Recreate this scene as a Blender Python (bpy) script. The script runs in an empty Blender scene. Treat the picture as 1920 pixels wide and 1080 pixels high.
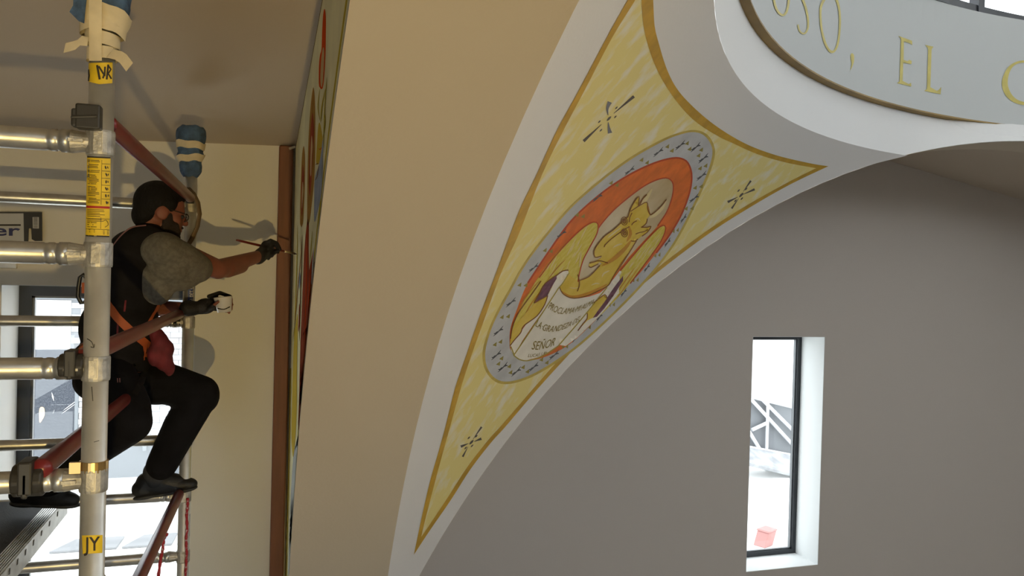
import bpy, bmesh, math, random
import numpy as np
from mathutils import Vector, Matrix
from mathutils.geometry import delaunay_2d_cdt

random.seed(7)
SC = bpy.context.scene
COL = SC.collection
PI = math.pi

# ------------------------------------------------------------------ camera
EYE = 6.0                       # height of the eye above the church floor
F = 1480.0                      # focal length in pixels of a 1920 px wide frame
YAW, PIT, ROL = .3093, -.0109, -.0265
_fw = np.array([math.sin(YAW) * math.cos(PIT), math.cos(YAW) * math.cos(PIT), math.sin(PIT)])
_r = np.array([math.cos(YAW), -math.sin(YAW), 0.0])
_u = np.cross(_r, _fw)
RGT = _r * math.cos(ROL) - _u * math.sin(ROL)
UPV = _u * math.cos(ROL) + _r * math.sin(ROL)
FWD = _fw
cam_d = bpy.data.cameras.new('camera')
cam_d.sensor_width = 36.0
cam_d.lens = 36.0 * F / 1920.0
cam_d.clip_start = .05
cam_d.clip_end = 300
cam = bpy.data.objects.new('camera', cam_d)
COL.objects.link(cam)
M = Matrix.Identity(4)
for i in range(3):
    M[i][0], M[i][1], M[i][2] = RGT[i], UPV[i], -FWD[i]
M[2][3] = EYE
cam.matrix_world = M
SC.camera = cam

# ------------------------------------------------------------------ light
W = bpy.data.worlds.new('world')
SC.world = W
W.use_nodes = True
_bg = W.node_tree.nodes['Background']
_bg.inputs[0].default_value = (.92, .96, 1.0, 1)
_bg.inputs[1].default_value = 4.2          # bright overcast sky
SC.view_settings.view_transform = 'Standard'
SC.view_settings.look = 'None'
SC.view_settings.gamma = 1.0
SC.view_settings.use_curve_mapping = False
SC.view_settings.exposure = -0.1

lamp_d = bpy.data.lights.new('work_lamp', 'SPOT')      # warm builder's lamp on the floor behind the camera
lamp_d.energy = 350
lamp_d.color = (1.0, .72, .26)
lamp_d.spot_size = math.radians(60)
lamp_d.spot_blend = 1.0
lamp_d.shadow_soft_size = .025
lamp = bpy.data.objects.new('work_lamp', lamp_d)
COL.objects.link(lamp)
lamp.location = (.26, -2.0, EYE - 1.0)
lamp.rotation_euler = (Vector((-.20, 4.8, EYE + .80)) - lamp.location).to_track_quat('-Z', 'Y').to_euler()

# ------------------------------------------------------------------ pixel helpers
def ray(u, v):
    return FWD + ((u - 960) / F) * RGT + ((540 - v) / F) * UPV
def at_x(u, v, c):
    d = ray(u, v); p = d * (c / d[0]); return Vector((p[0], p[1], p[2] + EYE))
def at_y(u, v, c):
    d = ray(u, v); p = d * (c / d[1]); return Vector((p[0], p[1], p[2] + EYE))
def at_z(u, v, c):
    d = ray(u, v); p = d * ((c - EYE) / d[2]); return Vector((p[0], p[1], p[2] + EYE))

# ------------------------------------------------------------------ materials
def lin(c):
    return tuple(((x / 255) / 12.92 if x / 255 <= .04045 else ((x / 255 + .055) / 1.055) ** 2.4) for x in c)
MATS = {}
def mat(name, rgb, rough=.6, metal=0.0, var=0.0, scale=8.0, bump=0.0, bscale=60.0, stretch=None, rgb2=None, spec=.5, thr=(.35, .65), vcol=False):
    if name in MATS: return MATS[name]
    m = bpy.data.materials.new(name); m.use_nodes = True
    nt = m.node_tree; b = nt.nodes['Principled BSDF']
    c = tuple(rgb) + (1,)
    b.inputs['Base Color'].default_value = c
    b.inputs['Roughness'].default_value = rough
    b.inputs['Metallic'].default_value = metal
    b.inputs['Specular IOR Level'].default_value = spec
    if var or rgb2 is not None or bump:
        tc = nt.nodes.new('ShaderNodeTexCoord')
        mp = nt.nodes.new('ShaderNodeMapping')
        nt.links.new(tc.outputs['Object'], mp.inputs[0])
        if stretch:
            mp.inputs['Scale'].default_value = stretch[0]
            mp.inputs['Rotation'].default_value = stretch[1]
    if var or rgb2 is not None:
        n = nt.nodes.new('ShaderNodeTexNoise'); n.inputs['Scale'].default_value = scale
        n.inputs['Detail'].default_value = 4
        nt.links.new(mp.outputs[0], n.inputs['Vector'])
        cr = nt.nodes.new('ShaderNodeValToRGB')
        cr.color_ramp.elements[0].position = thr[0]; cr.color_ramp.elements[1].position = thr[1]
        if rgb2 is None:
            cr.color_ramp.elements[0].color = tuple(x * (1 - var) for x in rgb) + (1,)
            cr.color_ramp.elements[1].color = tuple(min(1, x * (1 + var)) for x in rgb) + (1,)
        else:
            cr.color_ramp.elements[0].color = c
            cr.color_ramp.elements[1].color = tuple(rgb2) + (1,)
        nt.links.new(n.outputs['Fac'], cr.inputs[0])
        nt.links.new(cr.outputs[0], b.inputs['Base Color'])
    if bump:
        n2 = nt.nodes.new('ShaderNodeTexNoise'); n2.inputs['Scale'].default_value = bscale
        n2.inputs['Detail'].default_value = 3
        nt.links.new(mp.outputs[0], n2.inputs['Vector'])
        bp = nt.nodes.new('ShaderNodeBump'); bp.inputs['Strength'].default_value = bump
        bp.inputs['Distance'].default_value = .01
        nt.links.new(n2.outputs['Fac'], bp.inputs['Height'])
        nt.links.new(bp.outputs[0], b.inputs['Normal'])
    MATS[name] = m
    return m

mat('plaster_white', (.80, .785, .765), .75, bump=.05, bscale=90)
mat('pendentive_white', (.80, .77, .745), .75, bump=.05, bscale=90)
mat('soffit_beige', (.63, .545, .43), .75, bump=.06, bscale=70)
mat('cream_wall', (.78, .745, .665), .75, bump=.06, bscale=80)
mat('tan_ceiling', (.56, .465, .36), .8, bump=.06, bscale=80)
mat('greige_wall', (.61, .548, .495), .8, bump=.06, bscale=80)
mat('tan_far_ceiling', (.62, .53, .43), .8, bump=.05, bscale=80)
mat('ring_white', (.84, .84, .83), .7, bump=.03, bscale=90)
mat('drum_grey', (.60, .62, .61), .75, bump=.05, bscale=90)
mat('gold_band', (.30, .185, .040), .55, var=.18, scale=5)
mat('floor_stone', (.45, .42, .38), .5, var=.1, scale=2)
mat('white_reveal', (.82, .84, .84), .6)
mat('dark_frame', (.018, .021, .026), .35)
mat('frame_bead', (.16, .17, .18), .4)

def glass_mat():
    m = bpy.data.materials.new('window_glass'); m.use_nodes = True
    nt = m.node_tree; nt.nodes.clear()
    o = nt.nodes.new('ShaderNodeOutputMaterial'); t = nt.nodes.new('ShaderNodeBsdfTransparent')
    g = nt.nodes.new('ShaderNodeBsdfGlossy'); g.inputs['Roughness'].default_value = .02
    mx = nt.nodes.new('ShaderNodeMixShader'); mx.inputs[0].default_value = .05
    t.inputs[0].default_value = (.97, .985, .98, 1)
    nt.links.new(t.outputs[0], mx.inputs[1]); nt.links.new(g.outputs[0], mx.inputs[2])
    nt.links.new(mx.outputs[0], o.inputs[0]); MATS['window_glass'] = m
glass_mat()

# ------------------------------------------------------------------ object helpers
def tag(o, label=None, cat=None, group=None, kind=None):
    if label: o['label'] = label
    if cat: o['category'] = cat
    if group: o['group'] = group
    if kind: o['kind'] = kind
    return o
def empty(name, loc=(0, 0, 0), label=None, cat=None, group=None, kind=None):
    o = bpy.data.objects.new(name, None); COL.objects.link(o); o.location = loc
    o.empty_display_size = .05
    return tag(o, label, cat, group, kind)
def link(name, me, material=None, parent=None, smooth=False):
    o = bpy.data.objects.new(name, me); COL.objects.link(o)
    if material is not None:
        me.materials.append(MATS[material] if isinstance(material, str) else material)
    if parent is not None:
        o.parent = parent
        o.matrix_parent_inverse = Matrix.Translation(-Vector(parent_loc(parent)))
    if smooth:
        me.polygons.foreach_set('use_smooth', [True] * len(me.polygons))
    return o
def parent_loc(p):
    v = Vector(p.location)
    while p.parent is not None:
        # children are written in world space with a zero own location
        p = p.parent; v = v + Vector(p.location) if False else v + Vector((0, 0, 0))
    return v

class MB:
    """collects geometry in world coordinates for one mesh"""
    def __init__(s): s.v = []; s.f = []
    def add(s, vs, fs):
        k = len(s.v); s.v += [tuple(x) for x in vs]; s.f += [tuple(i + k for i in q) for q in fs]; return s
    def box(s, a, b):
        (x0, y0, z0), (x1, y1, z1) = a, b
        return s.add([(x0, y0, z0), (x1, y0, z0), (x1, y1, z0), (x0, y1, z0), (x0, y0, z1), (x1, y0, z1), (x1, y1, z1), (x0, y1, z1)],
                     [(0, 3, 2, 1), (4, 5, 6, 7), (0, 1, 5, 4), (1, 2, 6, 5), (2, 3, 7, 6), (3, 0, 4, 7)])
    def obox(s, c, ax, ay, az):
        c = Vector(c); ax = Vector(ax); ay = Vector(ay); az = Vector(az)
        vs = [c + ax * i + ay * j + az * k for k in (-1, 1) for j in (-1, 1) for i in (-1, 1)]
        return s.add(vs, [(0, 2, 3, 1), (4, 5, 7, 6), (0, 1, 5, 4), (1, 3, 7, 5), (3, 2, 6, 7), (2, 0, 4, 6)])
    def tube(s, pts, r, n=14, cap=True):
        pts = [Vector(p) for p in pts]; k = len(pts)
        rr = r if isinstance(r, (list, tuple)) else [r] * k
        t = [(pts[min(i + 1, k - 1)] - pts[max(i - 1, 0)]).normalized() for i in range(k)]
        a = Vector((0, 0, 1)) if abs(t[0].z) < .9 else Vector((1, 0, 0))
        x = t[0].cross(a).normalized(); vs = []
        for i in range(k):
            x = (x - t[i] * x.dot(t[i])).normalized(); y = t[i].cross(x)
            for j in range(n):
                an = 2 * PI * j / n
                vs.append(pts[i] + (x * math.cos(an) + y * math.sin(an)) * rr[i])
        fs = [(i * n + j, i * n + (j + 1) % n, (i + 1) * n + (j + 1) % n, (i + 1) * n + j) for i in range(k - 1) for j in range(n)]
        if cap: fs += [tuple(range(n - 1, -1, -1)), tuple(range((k - 1) * n, k * n))]
        return s.add(vs, fs)
    def ribbon(s, pts, sides, thick=0.0):
        """strip through pts, sides = half width vectors"""
        vs = []
        for p, w in zip(pts, sides): vs += [Vector(p) - Vector(w), Vector(p) + Vector(w)]
        return s.add(vs, [(2 * i, 2 * i + 1, 2 * i + 3, 2 * i + 2) for i in range(len(pts) - 1)])
    def grid(s, rows):
        n = len(rows[0]); vs = [p for r in rows for p in r]
        return s.add(vs, [(i * n + j, i * n + j + 1, (i + 1) * n + j + 1, (i + 1) * n + j) for i in range(len(rows) - 1) for j in range(n - 1)])
    def mesh(s, name):
        me = bpy.data.meshes.new(name); me.from_pydata(s.v, [], s.f); me.update(); return me
    def build(s, name, material, parent=None, smooth=False, bevel=0.0):
        o = link(name, s.mesh(name), material, parent, smooth)
        if bevel:
            md = o.modifiers.new('bevel', 'BEVEL'); md.width = bevel; md.segments = 2; md.limit_method = 'ANGLE'
        return o
def struct(mb, name, material, smooth=False, parent=None):
    o = mb.build(name, material, parent, smooth)
    if parent is None: o['kind'] = 'structure'
    return o

# ------------------------------------------------------------------ the crossing: dimensions found from the photograph
C2, C1 = .1829, .7133                    # outer and inner face of the left arch wall
S, RR = 5.3336, 5.8151                   # half side of the crossing, radius of its arches
CX, CY = C1 + S, -.6539                  # dome axis
ZS = EYE - 4.6156                        # height of the arch centres
RS = math.hypot(S, RR)                   # radius of the pendentive sphere
YA = CY + S                              # plane of the arch opposite
YB = 4.80                                # back wall of the left arm
YW = 6.60                                # wall with the tall window
ZSP = ZS + math.sqrt(RS * RS - 2 * S * S)  # springing
RING_A = [(1337.6,0),(1343,57),(1356,96),(1395,158),(1434,192),(1470,216.5),(1500,231.5),(1522,240),(1580,260),(1600,267),(1636,276)]
RING_B = [(1379.6,0),(1408,46.7),(1439,84),(1470,111.5),(1500,131.5),(1600,181.4),(1652,196.5),(1703.7,210.7),(1755.6,223),(1807,230.7),(1859,236),(1920,241.3)]
RING_C = [(1400.4,0),(1429,46.7),(1462.6,88),(1500,115),(1600,172),(1652,189.5),(1703.7,205.6),(1755.6,218.5),(1859,232),(1920,238)]
def ringfit(pts, z):
    a, r = [], []
    for u, v in pts:
        p = at_z(u, v, z); a.append(math.atan2(p.y - CY, p.x - CX)); r.append(math.hypot(p.x - CX, p.y - CY))
    k = np.polyfit(a, r, 2); lo, hi = min(a), max(a); mean = float(np.mean(r))
    def fn(phi):
        ph = (phi + PI / 2) % (2 * PI) - PI / 2
        q = min(max(ph, lo - .1), hi + .1); w = max(0.0, 1 - abs(ph - q) / .5)
        return float(np.polyval(k, q)) * w + mean * (1 - w)
    return fn
ZRA, ZRB = EYE + 1.0, EYE + 1.321
RA_ = ringfit(RING_A, ZRA); RB_ = ringfit(RING_B, ZRB); RC_ = ringfit(RING_C, ZRB)
ZSILL = EYE + 2.175

def sphere_pt(u, v, h=0.0):
    d = ray(u, v); c = np.array([CX, CY, ZS - EYE])
    A = d @ d; B = -2 * d @ c; C = c @ c - RS * RS
    t = (-B + math.sqrt(max(0, B * B - 4 * A * C))) / (2 * A)
    p = d * t; n = (c - p) / np.linalg.norm(c - p); p = p + n * h
    return (p[0], p[1], p[2] + EYE)
def drum_pt(u, v, h=0.0):
    d = ray(u, v); r = 5.47
    for _ in range(5):
        A = d[0] ** 2 + d[1] ** 2; B = -2 * (d[0] * CX + d[1] * CY); C = CX * CX + CY * CY - r * r
        t = (-B + math.sqrt(max(0, B * B - 4 * A * C))) / (2 * A); p = d * t
        r = RC_(math.atan2(p[1] - CY, p[0] - CX)) - h
    return (p[0], p[1], p[2] + EYE)
def mural_pt(u, v, h=0.0):
    p = at_x(u, v, C2 - h); return tuple(p)

def rot4(p, k):                          # quarter turns round the dome axis
    x, y = p[0] - CX, p[1] - CY
    for _ in range(k % 4): x, y = -y, x
    return (x + CX, y + CY, p[2])

# pendentives (k=0 is the painted corner)
for k in range(4):
    rows = []
    N = 90
    zs_ = [ZSP + (ZRA - .05 - ZSP) * (i / N) for i in range(N)] + [ZRA]
    for z in zs_:
        rho = math.sqrt(RS * RS - (z - ZS) ** 2); q = math.sqrt(max(0, rho * rho - S * S))
        a0, a1 = math.atan2(q, -S), math.atan2(S, -q)
        if z == zs_[-1]:                 # the top edge follows the ring
            row = []
            for j in range(91):
                a = a0 + (a1 - a0) * j / 90; r = min(RA_(a + k * PI / 2), math.hypot(S, q) + .2)
                row.append(rot4((CX + max(-S, r * math.cos(a)), CY + min(S, r * math.sin(a)), ZS + math.sqrt(RS * RS - r * r)), k))
            rows.append(row); continue
        rows.append([rot4((CX + rho * math.cos(a0 + (a1 - a0) * j / 90), CY + rho * math.sin(a0 + (a1 - a0) * j / 90), z), k) for j in range(91)])
    struct(MB().grid(rows), 'pendentive', 'pendentive_white', True)
# ring, gold ledge, drum wall
def ring_rows(fns, n=240):
    return [[(CX + f(a)[0] * math.cos(a), CY + f(a)[0] * math.sin(a), f(a)[1]) for a in [2 * PI * i / n for i in range(n + 1)]] for f in fns]
low = []
for i in range(241):
    a = 2 * PI * i / 240; r = RA_(a); x, y = r * math.cos(a), r * math.sin(a); z = ZS + math.sqrt(RS * RS - r * r)
    if abs(x) > S: z = max(z, ZS + math.sqrt(RR * RR - y * y)); x = math.copysign(S, x)
    elif abs(y) > S: z = max(z, ZS + math.sqrt(RR * RR - x * x)); y = math.copysign(S, y)
    low.append((CX + x, CY + y, z))
hi_ = ring_rows([lambda a: (RB_(a), ZRB)])[0]
struct(MB().grid([low, hi_]), 'trim_1', 'ring_white', True)
struct(MB().grid(ring_rows([lambda a: (RB_(a), ZRB), lambda a: (RC_(a), ZRB + .002), lambda a: (RC_(a), ZRB + .012)])), 'trim_2', 'gold_band', False)
struct(MB().grid(ring_rows([lambda a: (RC_(a), ZRB + .012), lambda a: (RC_(a), ZSILL - .17)])), 'wall_drum', 'drum_grey', True)
struct(MB().grid(ring_rows([lambda a: (RC_(a), ZSILL - .17), lambda a: (RC_(a) + .006, ZSILL - .168), lambda a: (RC_(a) + .006, ZSILL), lambda a: (RC_(a) + .3, ZSILL + .01)])), 'trim_3', 'drum_grey', False)
# drum windows: sill, head, mullions, panes
ZH = ZSILL + 1.7
NW = 30
off = math.radians(97.7)
for i in range(NW):
    a0, a1 = off + 2 * PI * i / NW, off + 2 * PI * (i + 1) / NW
    R0 = 5.50
    def pp(a, r, z): return (CX + r * math.cos(a), CY + r * math.sin(a), z)
    m = MB()
    for z0, z1 in ((ZSILL, ZSILL + .055), (ZH - .06, ZH)):
        arc = [a0 + (a1 - a0) * j / 6 for j in range(7)]
        m.grid([[pp(a, R0, z0) for a in arc], [pp(a, R0, z1) for a in arc], [pp(a, R0 + .06, z1) for a in arc], [pp(a, R0 + .06, z0) for a in arc], [pp(a, R0, z0) for a in arc]])
    for ac, sg in ((a0, 1), (a1, -1)):
        d = .036 / R0 * sg
        m.add([pp(ac, R0 - .01, ZSILL), pp(ac + d, R0 - .01, ZSILL), pp(ac + d, R0 + .07, ZSILL), pp(ac, R0 + .07, ZSILL), pp(ac, R0 - .01, ZH), pp(ac + d, R0 - .01, ZH), pp(ac + d, R0 + .07, ZH), pp(ac, R0 + .07, ZH)],
              [(0, 1, 5, 4), (1, 2, 6, 5), (2, 3, 7, 6), (3, 0, 4, 7)])
    w = struct(m, 'window_%d' % (3 + i), 'dark_frame')
    arc = [a0 + (a1 - a0) * j / 6 for j in range(7)]
    MB().grid([[pp(a, R0 + .035, ZSILL + .05) for a in arc], [pp(a, R0 + .035, ZH - .05) for a in arc]]).build('pane', 'window_glass', w)
dome = [[(CX + 5.6 * math.cos(e) * math.cos(a), CY + 5.6 * math.cos(e) * math.sin(a), ZH + 2.6 * math.sin(e)) for a in [2 * PI * i / 60 for i in range(61)]] for e in [PI / 2 * j / 12 for j in range(13)]]
struct(MB().grid(dome), 'ceiling_dome', 'plaster_white', True)

# arches, arms.  local frame of an arm: n = outward, t = lateral
def arm(k, depth, end, side, slope, zside, mats, holes=()):
    """k quarter turns from the far arm (+Y).  depth = arch thickness, end = distance of the end wall from the axis"""
    msof, mplate, mceil, mside, mend = mats
    side_name = ('far', 'left', 'near', 'right')[k]
    def P(t, n, z): return rot4((CX + t, CY + n, z), k)
    th0 = math.acos(S / RR)
    ths = [th0 + (PI - 2 * th0) * i / 64 for i in range(65)]
    arc = [(RR * math.cos(a), ZS + RR * math.sin(a)) for a in ths]
    prof = [(S, 0.0)] + arc + [(-S, 0.0)]
    struct(MB().grid([[P(t, S, z) for t, z in prof], [P(t, S + depth, z) for t, z in prof]]), 'trim_arch_' + side_name, msof, True)
    tt = [-1.9 + 3.8 * i / 30 for i in range(31)]
    struct(MB().grid([[P(t, S + .03, ZS + math.sqrt(RR * RR - t * t) - .002) for t in tt], [P(t, S + .25, ZRB + .3) for t in tt]]), 'leak_plate_' + side_name, 'ring_white')  # backing plate added to stop daylight leaking between ring and arch
    def zc(t): return zside + slope * (side - abs(t))
    tl = .036 if k == 1 else 0.0                         # the left arm's ceiling falls a little away from the crossing
    m = MB()                                             # outer face of the arch wall
    low = [P(t, S + depth, z) for t, z in arc]; hi = [P(t, S + depth, zc(t) + .05) for t, z in arc]
    m.grid([low, hi])
    for s in (-1, 1):
        m.add([P(s * S, S + depth, 0), P(s * side, S + depth, 0), P(s * side, S + depth, zc(side) + .05), P(s * S, S + depth, zc(S) + .05)], [(0, 1, 2, 3)])
    struct(m, 'wall_arch_' + side_name, mplate)
    m = MB()
    for s in (-1, 1):
        m.add([P(0, S + depth - .02, zc(0)), P(s * (side + .1), S + depth - .02, zc(side + .1)), P(s * (side + .1), end + .1, zc(side + .1) - tl * (end - S)), P(0, end + .1, zc(0) - tl * (end - S))], [(0, 1, 2, 3)])
    struct(m, 'ceiling_' + side_name, mceil)
    return P, zc

def walled(P, along, rng, fixed, zc, hole, thick, name, material, reveal_mat):
    """a wall with a rectangular hole.  along(t) gives the point on the inner face and the outward shift"""
    pass

# far arm (+Y): window wall at YW
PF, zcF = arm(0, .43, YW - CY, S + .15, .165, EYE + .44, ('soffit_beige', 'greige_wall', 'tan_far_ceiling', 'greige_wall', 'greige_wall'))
# left arm (-X): k = 1
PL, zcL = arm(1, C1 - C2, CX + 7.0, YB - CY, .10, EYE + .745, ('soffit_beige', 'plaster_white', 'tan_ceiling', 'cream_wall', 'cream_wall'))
arm(2, .45, 9.0, S + .15, .12, EYE + .7, ('soffit_beige', 'plaster_white', 'tan_ceiling', 'cream_wall', 'cream_wall'))
arm(3, .45, 9.0, S + .15, .12, EYE + .7, ('soffit_beige', 'plaster_white', 'tan_ceiling', 'cream_wall', 'cream_wall'))

def wall_y(name, material, y, x0, x1, z0, z1, hole=None, thick=.42, sgn=1, reveal=None):
    """wall facing -Y (inner face at y) with an optional hole (hx0,hx1,hz0,hz1)"""
    m = MB(); ya, yb = (y, y + thick * sgn)
    if hole:
        h0, h1, g0, g1 = hole
        for a, b, c, d in ((x0, h0, z0, z1), (h1, x1, z0, z1), (h0, h1, z0, g0), (h0, h1, g1, z1)):
            m.box((a, min(ya, yb), c), (b, max(ya, yb), d))
    else: m.box((x0, min(ya, yb), z0), (x1, max(ya, yb), z1))
    o = struct(m, name, material)
    if hole and reveal:
        h0, h1, g0, g1 = hole; e = .004
        r = MB()
        r.box((h0, y + .002, g0), (h0 + e, y + thick, g1)); r.box((h1 - e, y + .002, g0), (h1, y + thick, g1))
        r.box((h0, y + .002, g0), (h1, y + thick, g0 + e)); r.box((h0, y + .002, g1 - e), (h1, y + thick, g1))
        r.build('reveal', reveal, o)
    return o
def window_unit(name, x0, x1, z0, z1, y, st=.062, bead=.012, mull=()):
    m = MB()
    for a, b, c, d in ((x0, x0 + st, z0, z1), (x1 - st, x1, z0, z1), (x0 + st, x1 - st, z0, z0 + st), (x0 + st, x1 - st, z1 - st, z1)):
        m.box((a, y, c), (b, y + .07, d))
    w = struct(m, name, 'dark_frame')
    b = MB(); s2 = st + bead
    for a, c, d, e in ((x0 + st, x0 + s2, z0 + st, z1 - st), (x1 - s2, x1 - st, z0 + st, z1 - st), (x0 + st, x1 - st, z0 + st, z0 + s2), (x0 + st, x1 - st, z1 - s2, z1 - st)):
        b.box((a, y + .02, d), (c, y + .05, e))
    b.build('glazing_bead', 'frame_bead', w)
    MB().box((x0 + st, y + .03, z0 + st), (x1 - st, y + .038, z1 - st)).build('pane', 'window_glass', w)
    return w
# tall window in the far wall
wx0, wx1, wz0, wz1 = 4.585, 5.43, EYE - 2.80, EYE - .494
wall_y('wall_far', 'greige_wall', YW, CX - S - .45, CX + S + 2, 0, EYE + 2.2, (wx0, wx1, wz0, wz1), .44, reveal='white_reveal')
window_unit('window_1', wx0, wx1, wz0, wz1, YW + .35, .05)
for s, nm in ((-1, 'wall_far_left'), (1, 'wall_far_right')):
    x = CX + s * (S + .15)
    struct(MB().box((min(x, x + s * .3), YA + .43, 0), (max(x, x + s * .3), YW + .1, EYE + 1.5)), nm, 'greige_wall')
# left arm back wall with the big window
lx0, lx1, lz0, lz1 = -1.305, -.345, EYE - 2.6, EYE - .098
wall_y('wall_back', 'cream_wall', YB, -7.4, C2, 0, EYE + 1.0, (lx0, lx1, lz0, lz1), .42, reveal='white_reveal')
window_unit('window_2', lx0, lx1, lz0, lz1, YB + .32, .068)
struct(MB().box((-7.4, CY - (YB - CY) - .3, 0), (-7.0, YB + .3, EYE + 2)), 'wall_left', 'cream_wall')
yn = CY - (YB - CY) - .42
wall_y('wall_near_left', 'cream_wall', yn, -7.4, C2, 0, EYE + 1, (-4.2, -1.6, .7, EYE - 1.2), .42, reveal='white_reveal')  # window opening added out of view to bring daylight onto the lower walls
for i in range(2):
    window_unit('window_%d' % (40 + i), -4.2 + i * 1.3, -2.9 + i * 1.3, .7, EYE - 1.2, yn + .05)
# near and right arms, plain
for x0, x1 in ((C1 - 1, CX - S - .15), (CX + S + .15, CX + S + .5)):
    pass
struct(MB().box((CX - S - .45, CY - 9.3, 0), (CX + S + .45, CY - 9.0, EYE + 2)), 'wall_near', 'cream_wall')
struct(MB().box((CX - S - .45, CY - 9.2, 0), (CX - S - .15, CY - S - .4, EYE + 2)), 'wall_near_side', 'cream_wall')
struct(MB().box((CX + S + .15, CY - 9.2, 0), (CX + S + .45, CY - S - .4, EYE + 2)), 'wall_near_side_right', 'cream_wall')
struct(MB().box((CX + 9.0, CY - S - .45, 0), (CX + 9.3, CY + S + .45, EYE + 2)), 'wall_right', 'cream_wall')
struct(MB().box((CX + S + .4, CY - S - .45, 0), (CX + 9.2, CY - S - .15, EYE + 2)), 'wall_right_side', 'cream_wall')
struct(MB().box((CX + S + .4, CY + S + .15, 0), (CX + 9.2, CY + S + .45, EYE + 2)), 'wall_right_side_far', 'cream_wall')
struct(MB().box((-7.4, CY - 9.3, -.2), (CX + 9.3, YW + .44, 0)), 'floor', 'floor_stone')
#@@PART2

# ------------------------------------------------------------------ paint: thin layers laid on the curved plaster
def catmull(pts, closed=True, step=6.0):
    P = [np.array(p, float) for p in pts]; n = len(P); out = []
    for i in range(n if closed else n - 1):
        if closed: p0, p1, p2, p3 = P[i - 1], P[i], P[(i + 1) % n], P[(i + 2) % n]
        else: p0, p1, p2, p3 = P[max(i - 1, 0)], P[i], P[i + 1], P[min(i + 2, n - 1)]
        m = max(2, int(np.linalg.norm(p2 - p1) / step) + 1)
        for j in range(m):
            t = j / m
            out.append(tuple(.5 * ((2 * p1) + (-p0 + p2) * t + (2 * p0 - 5 * p1 + 4 * p2 - p3) * t * t + (-p0 + 3 * p1 - 3 * p2 + p3) * t ** 3)))
    if not closed: out.append(tuple(P[-1]))
    return out
def dense(pts, closed=True, step=6.0):
    out = []; n = len(pts)
    for i in range(n if closed else n - 1):
        a, b = np.array(pts[i], float), np.array(pts[(i + 1) % n], float)
        m = max(1, int(np.linalg.norm(b - a) / step))
        for j in range(m): out.append(tuple(a + (b - a) * j / m))
    if not closed: out.append(tuple(pts[-1]))
    return out
def inside(px, py, loops):
    r = np.zeros(len(px), bool)
    for L in loops:
        L = np.array(L); x0, y0 = L[:, 0], L[:, 1]; x1, y1 = np.roll(x0, -1), np.roll(y0, -1)
        for a, b, c, d in zip(x0, y0, x1, y1):
            if b == d: continue
            k = ((b > py) != (d > py)) & (px < (c - a) * (py - b) / (d - b) + a); r ^= k
    return r
def fill(mb, loops, surf, h, cell=14.0):
    """fills closed pixel loops (even-odd) and lays them on the surface at height h"""
    vs, es = [], []
    for L in loops:
        k = len(vs); vs += [Vector(p) for p in L]; es += [(k + i, k + (i + 1) % len(L)) for i in range(len(L))]
    A = np.array([tuple(v) for v in vs]); lo, hi = A.min(0), A.max(0)
    gx, gy = np.meshgrid(np.arange(lo[0] + cell * .5, hi[0], cell), np.arange(lo[1] + cell * .5, hi[1], cell))
    gx, gy = gx.ravel(), gy.ravel()
    if len(gx):
        k = inside(gx, gy, loops)
        vs += [Vector((a, b)) for a, b in zip(gx[k], gy[k])]
    v2, e2, f2, *_ = delaunay_2d_cdt(vs, es, [], 0, 1e-4)
    if not f2: return mb
    V2 = np.array([tuple(v) for v in v2]); T = np.array([list(f)[:3] for f in f2]); c = V2[T].mean(1)
    ok = inside(c[:, 0], c[:, 1], loops)
    return mb.add([surf(a, b, h) for a, b in V2], [tuple(t) for t in T[ok]])
def stroke(mb, pts, w, surf, h, taper=None, smooth=True, step=6.0):
    """brush line of width w pixels; taper = (start, end) factors, or 'both'"""
    P = catmull(pts, False, step) if smooth and len(pts) > 2 else dense(pts, False, step)
    P = np.array(P); n = len(P)
    if n < 2: return mb
    d = np.gradient(P, axis=0); d /= (np.linalg.norm(d, axis=1)[:, None] + 1e-9); nn = np.c_[-d[:, 1], d[:, 0]]
    vs = []
    for i in range(n):
        t = i / (n - 1); k = 1.0
        if taper == 'both': k = max(.12, math.sin(PI * t) ** .6)
        elif taper: k = taper[0] + (taper[1] - taper[0]) * t
        q = nn[i] * w * .5 * k
        vs += [surf(*(P[i] - q), h), surf(*(P[i] + q), h)]
    return mb.add(vs, [(2 * i, 2 * i + 1, 2 * i + 3, 2 * i + 2) for i in range(n - 1)])
_tc = {}
def text_tris(s, bold=0.0):
    """flat triangles of a line of text, one unit high, left at 0"""
    if s in _tc: return _tc[s]
    cu = bpy.data.curves.new('t', 'FONT'); cu.body = s; cu.size = 1.0; cu.resolution_u = 3; cu.offset = bold
    o = bpy.data.objects.new('t', cu); COL.objects.link(o)
    bpy.context.view_layer.update()
    me = o.evaluated_get(bpy.context.evaluated_depsgraph_get()).to_mesh()
    me.calc_loop_triangles()
    vs = [(v.co.x, v.co.y) for v in me.vertices]; fs = [tuple(t.vertices) for t in me.loop_triangles]
    COL.objects.unlink(o); bpy.data.objects.remove(o); bpy.data.curves.remove(cu)
    x0 = min(a for a, b in vs); x1 = max(a for a, b in vs)
    vs = [((a - x0) / (x1 - x0), b / .69) for a, b in vs]      # width 0..1, cap height 1
    _tc[s] = (vs, fs); return vs, fs
def text_along(mb, s, base, up, surf, h, bold=0.0):
    """text with its baseline along the pixel polyline base and the cap height vector up"""
    B = np.array(catmull(base, False, 3) if len(base) > 2 else dense(base, False, 3))
    L = np.r_[0, np.cumsum(np.linalg.norm(np.diff(B, axis=0), axis=1))]
    vs, fs = text_tris(s, bold); out = []
    for a, b in vs:
        q = np.array([np.interp(a * L[-1], L, B[:, 0]), np.interp(a * L[-1], L, B[:, 1])]) + np.array(up) * b
        out.append(surf(q[0], q[1], h))
    return mb.add(out, fs)
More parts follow.
